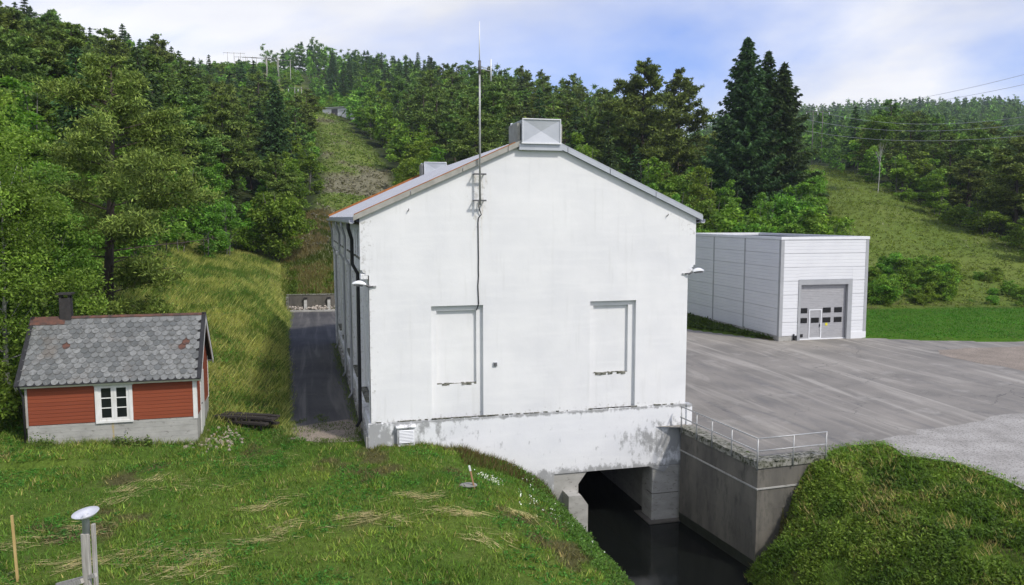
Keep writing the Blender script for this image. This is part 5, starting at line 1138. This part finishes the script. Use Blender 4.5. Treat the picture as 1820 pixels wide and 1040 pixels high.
# straw left from mowing, lying in streaks
sx, sy, sdx = [], [], []
for cx_, cy_, dx_, dy_, ln, wd_, cnt in ((-12.5, 21.0, .9, .3, 3.0, .5, 900), (-10.8, 19.0, .8, .55, 3.4, .35, 900), (-8.2, 19.5, .85, .5, 2.4, .8, 1500), (-6.6, 21.4, .9, .35, 2.6, .5, 1000), (-12.0, 24.6, .5, .85, 2.8, .35, 800), (-10.2, 25.0, .95, .2, 2.2, .4, 500), (-4.2, 22.3, .97, .2, 2.4, .3, 600), (-3.0, 24.1, .9, .2, 1.6, .3, 500), (-.6, 21.2, .9, -.3, 1.2, .4, 400), (-9.6, 27.6, .9, .3, 2.5, .4, 400), (-1.6, 23.0, .95, .1, 1.6, .25, 500), (.3, 24.2, .8, -.4, 1.4, .4, 300), (-7.3, 23.6, .8, .5, 2.2, .25, 450)):
    cnt = int(cnt * .36); t = np.clip(rng.normal(size=cnt) * .3, -.8, .8); q = rng.normal(size=cnt) * .8 * wd_ * (.5 + fbm(t * 4, t * 0 + cx_, 3)); wv = .25 * np.sin(t * 5 + cx_); sx.append(cx_ + dx_ * t * ln - dy_ * (q + wv)); sy.append(cy_ + dy_ * t * ln + dx_ * (q + wv)); sdx.append(np.tile((dx_, dy_), (cnt, 1)))
sx = np.concatenate(sx); sy = np.concatenate(sy); sdx = np.concatenate(sdx); ok = fbm(sx / .45, sy / .45, 95) > .45; sx, sy, sdx = sx[ok], sy[ok], sdx[ok]; n = len(sx)
blades(sx, sy, .25 + .35 * rng.random(n), .010 + .008 * rng.random(n), np.full(n, .92), sdx * np.where(rng.random((n, 1)) < .5, -1, 1), np.array((.52, .47, .21)) * (.5 + .7 * rng.random((n, 1))) + 0 * sdx[:, :1], rng, 'straw_swathes', 'pale dry straw lying in streaks on the lawn', .05)
# mown bank beside the drive: long combed-down hay
def bank_t(x, y, px, d): return (px < 512) & (y > 31.5)
x, y = field(120000, (60, 512), (32, 82), bank_t); n = len(x); g = fbm(x / 1.3, y / 1.6, 81) * .75 + rng.random(n) * .25; dn = np.tile((.85, -.5), (n, 1)); dry = (g > .47)[:, None]
cb_ = np.where(dry, np.array((.44, .40, .14)), np.array((.15, .20, .038))) * (.55 + .8 * rng.random((n, 1)))
blades(x, y, .28 + .45 * rng.random(n), .014 + .016 * rng.random(n), .45 + .5 * rng.random(n), dn, cb_, rng, 'bank_hay', 'combed down yellowing hay on the bank between hut and drive', jitter=.9)
x, y = field(5200, (60, 512), (32, 84), lambda x, y, px, d: (y > 31.5) & (px < 508) & (fbm(x / 3, y / 3, 97) > .5)); n = len(x)
rosettes(x, y, 9, .07, .26, np.array((.085, .16, .022)) * (.6 + .8 * rng.random((n, 1))), 'bank_herbs', 'green herbs growing through the hay on the bank', spread=.22)
x, y = field(26000, (500, 665), (74, 104), lambda x, y, px, d: y > 74.8); n = len(x); dry = (fbm(x / 2, y / 2, 83) > .5)[:, None]
blades(x, y, .3 + .4 * rng.random(n), .03 + .02 * rng.random(n), .4 + .4 * rng.random(n), np.tile((.2, -.9), (n, 1)), np.where(dry, np.array((.25, .21, .10)), np.array((.09, .13, .025))) * (.55 + .8 * rng.random((n, 1))), rng, 'bank_hay', 'rough yellow green grass on the slope above the bin wall')
# right canal bank: weeds, long grass
def rb_t(x, y, px, d):
    s = canal_s(x, y); a_ = (x - WALL[1][0]) * n2.x + (y - WALL[1][1]) * n2.y; return (s > 4.1) & ((a_ < -.1) | (x > 11.7)) & (y < 31)
def pave_d(x, y):
    dp = np.full(len(x), 99.)
    for q0, q1 in PAVE:
        e = np.array(q1) - np.array(q0); tt = np.clip(((x - q0[0]) * e[0] + (y - q0[1]) * e[1]) / (e @ e), 0, 1); dp = np.minimum(dp, np.hypot(x - q0[0] - e[0] * tt, y - q0[1] - e[1] * tt))
    return dp
x, y = field(34000, (1180, 2000), (14, 31), rb_t); dp = pave_d(x, y); ok = (rng.random(len(x)) < .6 + dp / 1.2) & (fbm(x / .9, y / .9, 84) > .36); x, y, dp = x[ok], y[ok], dp[ok]; n = len(x); f = sstep(.3, .7, fbm(x / 1.0, y / 1.0, 85))[:, None]; hsc = np.clip(dp / 1.8, .35, 1) * (.3 + 1.15 * fbm(x / 1.4, y / 1.4, 94) ** 1.5)
rosettes(x, y, 9, .058, .34, (np.array((.055, .13, .016)) * (1 - f) + np.array((.14, .235, .034)) * f) * (.6 + .8 * rng.random((n, 1))), 'bank_weeds', 'dense green weeds covering the canal bank below the gravel', spread=.15, hs=hsc)
x, y = field(46000, (1180, 2000), (14, 31), rb_t); ok = rng.random(len(x)) < .3 + pave_d(x, y) / 1.5; x, y = x[ok], y[ok]; n = len(x); dry = (fbm(x / .8, y / .8, 86) + rng.normal(size=len(x)) * .05 > .57)[:, None]
blades(x, y, .16 + .30 * rng.random(n), .011 + .012 * rng.random(n), .35 + .5 * rng.random(n), np.tile((-.5, -.5), (n, 1)), np.where(dry, np.array((.42, .32, .16)), np.array((.13, .20, .032))) * (.6 + .8 * rng.random((n, 1))), rng, 'bank_grass', 'long grass with brown tufts on the canal bank below the gravel')
# brown heather-like fringe where the left bank meets the wall
def fr_t(x, y, px, d): s = canal_s(x, y); u = (x - BO[0]) * U[0] + (y - BO[1]) * U[1]; v = (x - BO[0]) * V[0] + (y - BO[1]) * V[1]; return (u > 3.2) & (u < 7.2) & (v > -2.2) & (v < -.05) & (s < -.9)
x, y = field(16000, (780, 1060), (26, 33), fr_t); n = len(x); br = rng.random((n, 1)) < .62
blades(x, y, .14 + .28 * rng.random(n), .009 + .008 * rng.random(n), .2 + .5 * rng.random(n), np.tile((.5, -.2), (n, 1)), np.where(br, np.array((.105, .062, .035)), np.array((.08, .11, .025))) * (.6 + .8 * rng.random((n, 1))), rng, 'brown_fringe', 'brownish withered grass fringe against the foot of the white wall')
def fl_t(x, y, px, d): s = canal_s(x, y); return (s > -2.6) & (s < .15)
x, y = field(12000, (900, 1200), (14, 33), fl_t); n = len(x)
rosettes(x, y, 6, .05, .2, np.array((.075, .14, .02)) * (.6 + .8 * rng.random((n, 1))), 'canal_edge_weeds', 'light green weeds on the steep canal bank below the lawn', spread=.14)
# lawn beyond the yard, verge by the garage
x, y = field(36000, (1480, 2050), (52, 75), lambda x, y, px, d: y < 73.8); n = len(x)
blades(x, y, .06 + .10 * rng.random(n), .03 + .03 * rng.random(n), .3 + .4 * rng.random(n), np.zeros((n, 2)), gcol(x, y, 1.1, .2), rng, 'lawn_grass', 'smooth bright green lawn beyond the asphalt yard')
x, y = field(9000, (1225, 1400), (54, 74), lambda x, y, px, d: True); n = len(x)
rosettes(x, y, 5, .10, .22, np.array((.045, .09, .013)) * (.6 + .8 * rng.random((n, 1))), 'verge_weeds', 'strip of dark green weeds along the garage wall', spread=.2)
# meadow herbs, pale seed heads
def me_t(x, y, px, d): return d < np.interp(px, FOOT_PX, FOOT_D) + 6
x, y = field(20000, (1290, 2060), (73.6, 190), me_t); n = len(x); f = fbm(x / 7, y / 7, 87)[:, None]
rosettes(x, y, 8, .12, .5, (np.array((.08, .155, .019)) * (1 - f) + np.array((.18, .235, .046)) * f) * (.65 + .7 * rng.random((n, 1))), 'meadow_herbs', 'tall mixed herbs and grasses on the sloping meadow', spread=.35)
x, y = field(5200, (1400, 2060), (80, 180), lambda x, y, px, d: me_t(x, y, px, d) & (fbm(x / 9, y / 9, 89) > .52)); n = len(x)
rosettes(x, y, 3, .085, 1.0, np.array((.34, .32, .25)) * (.6 + .6 * rng.random((n, 1))), 'meadow_seed_heads', 'pale flower and seed heads scattered over the sloping meadow', spread=.12)
# clearing on the hill
def co_t(x, y, px, d): return (px > np.interp(d, CORR_D, CORR_L) - 10) & (px < np.interp(d, CORR_D, CORR_R) + 10)
x, y = field(12000, (500, 730), (88, 330), co_t); n = len(x); e_ = (fbm(x / 12, y / 12, 61) > .58)[:, None]
rosettes(x, y, 6, .22, .55, np.where(e_, np.array((.18, .165, .12)), np.array((.14, .19, .045))) * (.6 + .7 * rng.random((n, 1))), 'clearing_scrub', 'greyish scrub and grass in the straight clearing up the hill', spread=.5)
# drive edge: thin grass through the gravel
x, y = [], []
d = rng.uniform(29.6, 34.5, 5200); t = rng.uniform(-.305, -.17, 5200); xx = t * d; ok = (fbm(xx / .8, d / .8, 93) > .50); u = (xx - BO[0]) * U[0] + (d - BO[1]) * U[1]; ok &= u < -.15; x, y = xx[ok], d[ok]; n = len(x)
blades(x, y, .05 + .1 * rng.random(n), .010 + .01 * rng.random(n), .3 + .4 * rng.random(n), np.zeros((n, 2)), np.array((.09, .12, .03)) * (.6 + .8 * rng.random((n, 1))), rng, 'drive_grass', 'thin grass growing through the near end of the drive', .06)
# ragged growth over the edges of the paving and at the foot of walls
def edge_strip(segs, per_m, spread, L, wdt, cols, name, label, zup=0., jitter=.9, ros=0):
    xs_, ys_ = [], []
    for q0, q1 in segs:
        q0 = np.array(q0, float); q1 = np.array(q1, float); ln = np.linalg.norm(q1 - q0); c = int(ln * per_m)
        if c < 1: continue
        t = rng.random(c); nrm = np.array((-(q1 - q0)[1], (q1 - q0)[0])) / ln; o = rng.normal(size=c) * spread * (.3 + 1.4 * fbm(t * ln / 1.1, t * 0 + q0[0], 99)); xs_.append(q0[0] + (q1 - q0)[0] * t + nrm[0] * o); ys_.append(q0[1] + (q1 - q0)[1] * t + nrm[1] * o)
    x = np.concatenate(xs_); y = np.concatenate(ys_); n = len(x); f = rng.random((n, 1)); col = (np.array(cols[0]) * (1 - f) + np.array(cols[1]) * f) * (.6 + .8 * rng.random((n, 1)))
    if ros: return rosettes(x, y, ros, wdt, L, col, name, label, spread=.14)
    return blades(x, y, L * (.5 + .8 * rng.random(n)), wdt * (.7 + .6 * rng.random(n)), .25 + .5 * rng.random(n), np.zeros((n, 2)), col, rng, name, label, zup, jitter)
EDGE = PAVE[:2] + PAVE[4:]
edge_strip(EDGE, 330, .22, .17, .012, ((.10, .17, .025), (.26, .25, .09)), 'paving_edge_grass', 'ragged grass overhanging the edge of asphalt and gravel by the canal bank')
edge_strip(EDGE, 60, .25, .11, .05, ((.08, .16, .02), (.20, .29, .04)), 'paving_edge_weeds', 'leafy weeds along the edge of asphalt and gravel by the canal bank', ros=8)
dv = [DRIVE[k] for k in (2, 3, 4, 5)]; dvs = [(a, c) for a, c in zip(dv, dv[1:])]
edge_strip(dvs, 240, .15, .30, .016, ((.12, .17, .03), (.36, .33, .12)), 'drive_edge_grass', 'hay and grass creeping over the edge of the drive')
h0, h1, h2 = hp(-HW, -.12), hp(.1, -.12), hp(.12, HD)
edge_strip([(h0, h1), (h1, h2)], 190, .12, .30, .012, ((.08, .15, .02), (.24, .24, .08)), 'hut_base_grass', 'tall grass along the concrete base of the red hut')
edge_strip([(hp(-2.9, -.2), hp(-1.6, -.2)), (hp(-5.6, -.25), hp(-4.9, -.2))], 40, .12, .42, .05, ((.05, .10, .016), (.12, .17, .03)), 'hut_base_weeds', 'clumps of dark weeds against the concrete base of the red hut', ros=9)
edge_strip([(bp(.2, -.18), bp(6.4, -.2))], 120, .1, .22, .011, ((.09, .15, .02), (.22, .20, .07)), 'wall_foot_grass', 'grass growing against the foot of the white plinth')
edge_strip([(bp(-.25, 1.0), bp(-.25, 25.5))], 60, .12, .3, .014, ((.07, .12, .02), (.16, .18, .05)), 'side_wall_grass', 'weedy grass along the shaded side wall by the drive')
# daisies along the canal edge
pts = [(rng.normal(2.95, .25), rng.normal(30.4, .45)) for _ in range(34)] + [(rng.normal(3.7, .2), rng.normal(27.0, .35)) for _ in range(26)] + [(rng.normal(-.75, .22), rng.normal(26.9, .18)) for _ in range(40)] + [(rng.uniform(.2, 3.2), rng.uniform(24.5, 30)) for _ in range(60)]
x = np.array([q[0] for q in pts]); y = np.array([q[1] for q in pts]); n = len(x)
rosettes(x, y, 4, .035, .32, np.array((.75, .75, .72)) + np.zeros((n, 1)), 'daisies', 'small white daisies along the canal edge below the lawn', 'flowers', 'grass', .04)

# ------------------------------------------------------------------ valley air
m = bpy.data.materials.new('thin_haze'); m.use_nodes = True; nt = m.node_tree; nt.nodes.remove(nt.nodes['Principled BSDF'])
pv = nt.nodes.new('ShaderNodeVolumePrincipled'); pv.inputs['Color'].default_value = (.80, .86, .95, 1); pv.inputs['Density'].default_value = .00018; pv.inputs['Anisotropy'].default_value = .2
nt.links.new(pv.outputs[0], nt.nodes['Material Output'].inputs['Volume'])
tag(obj('haze', bx(-1000, 1400, -320, 1790, -6, 160), m), 'thin bluish air over the valley', 'haze', kind='stuff')
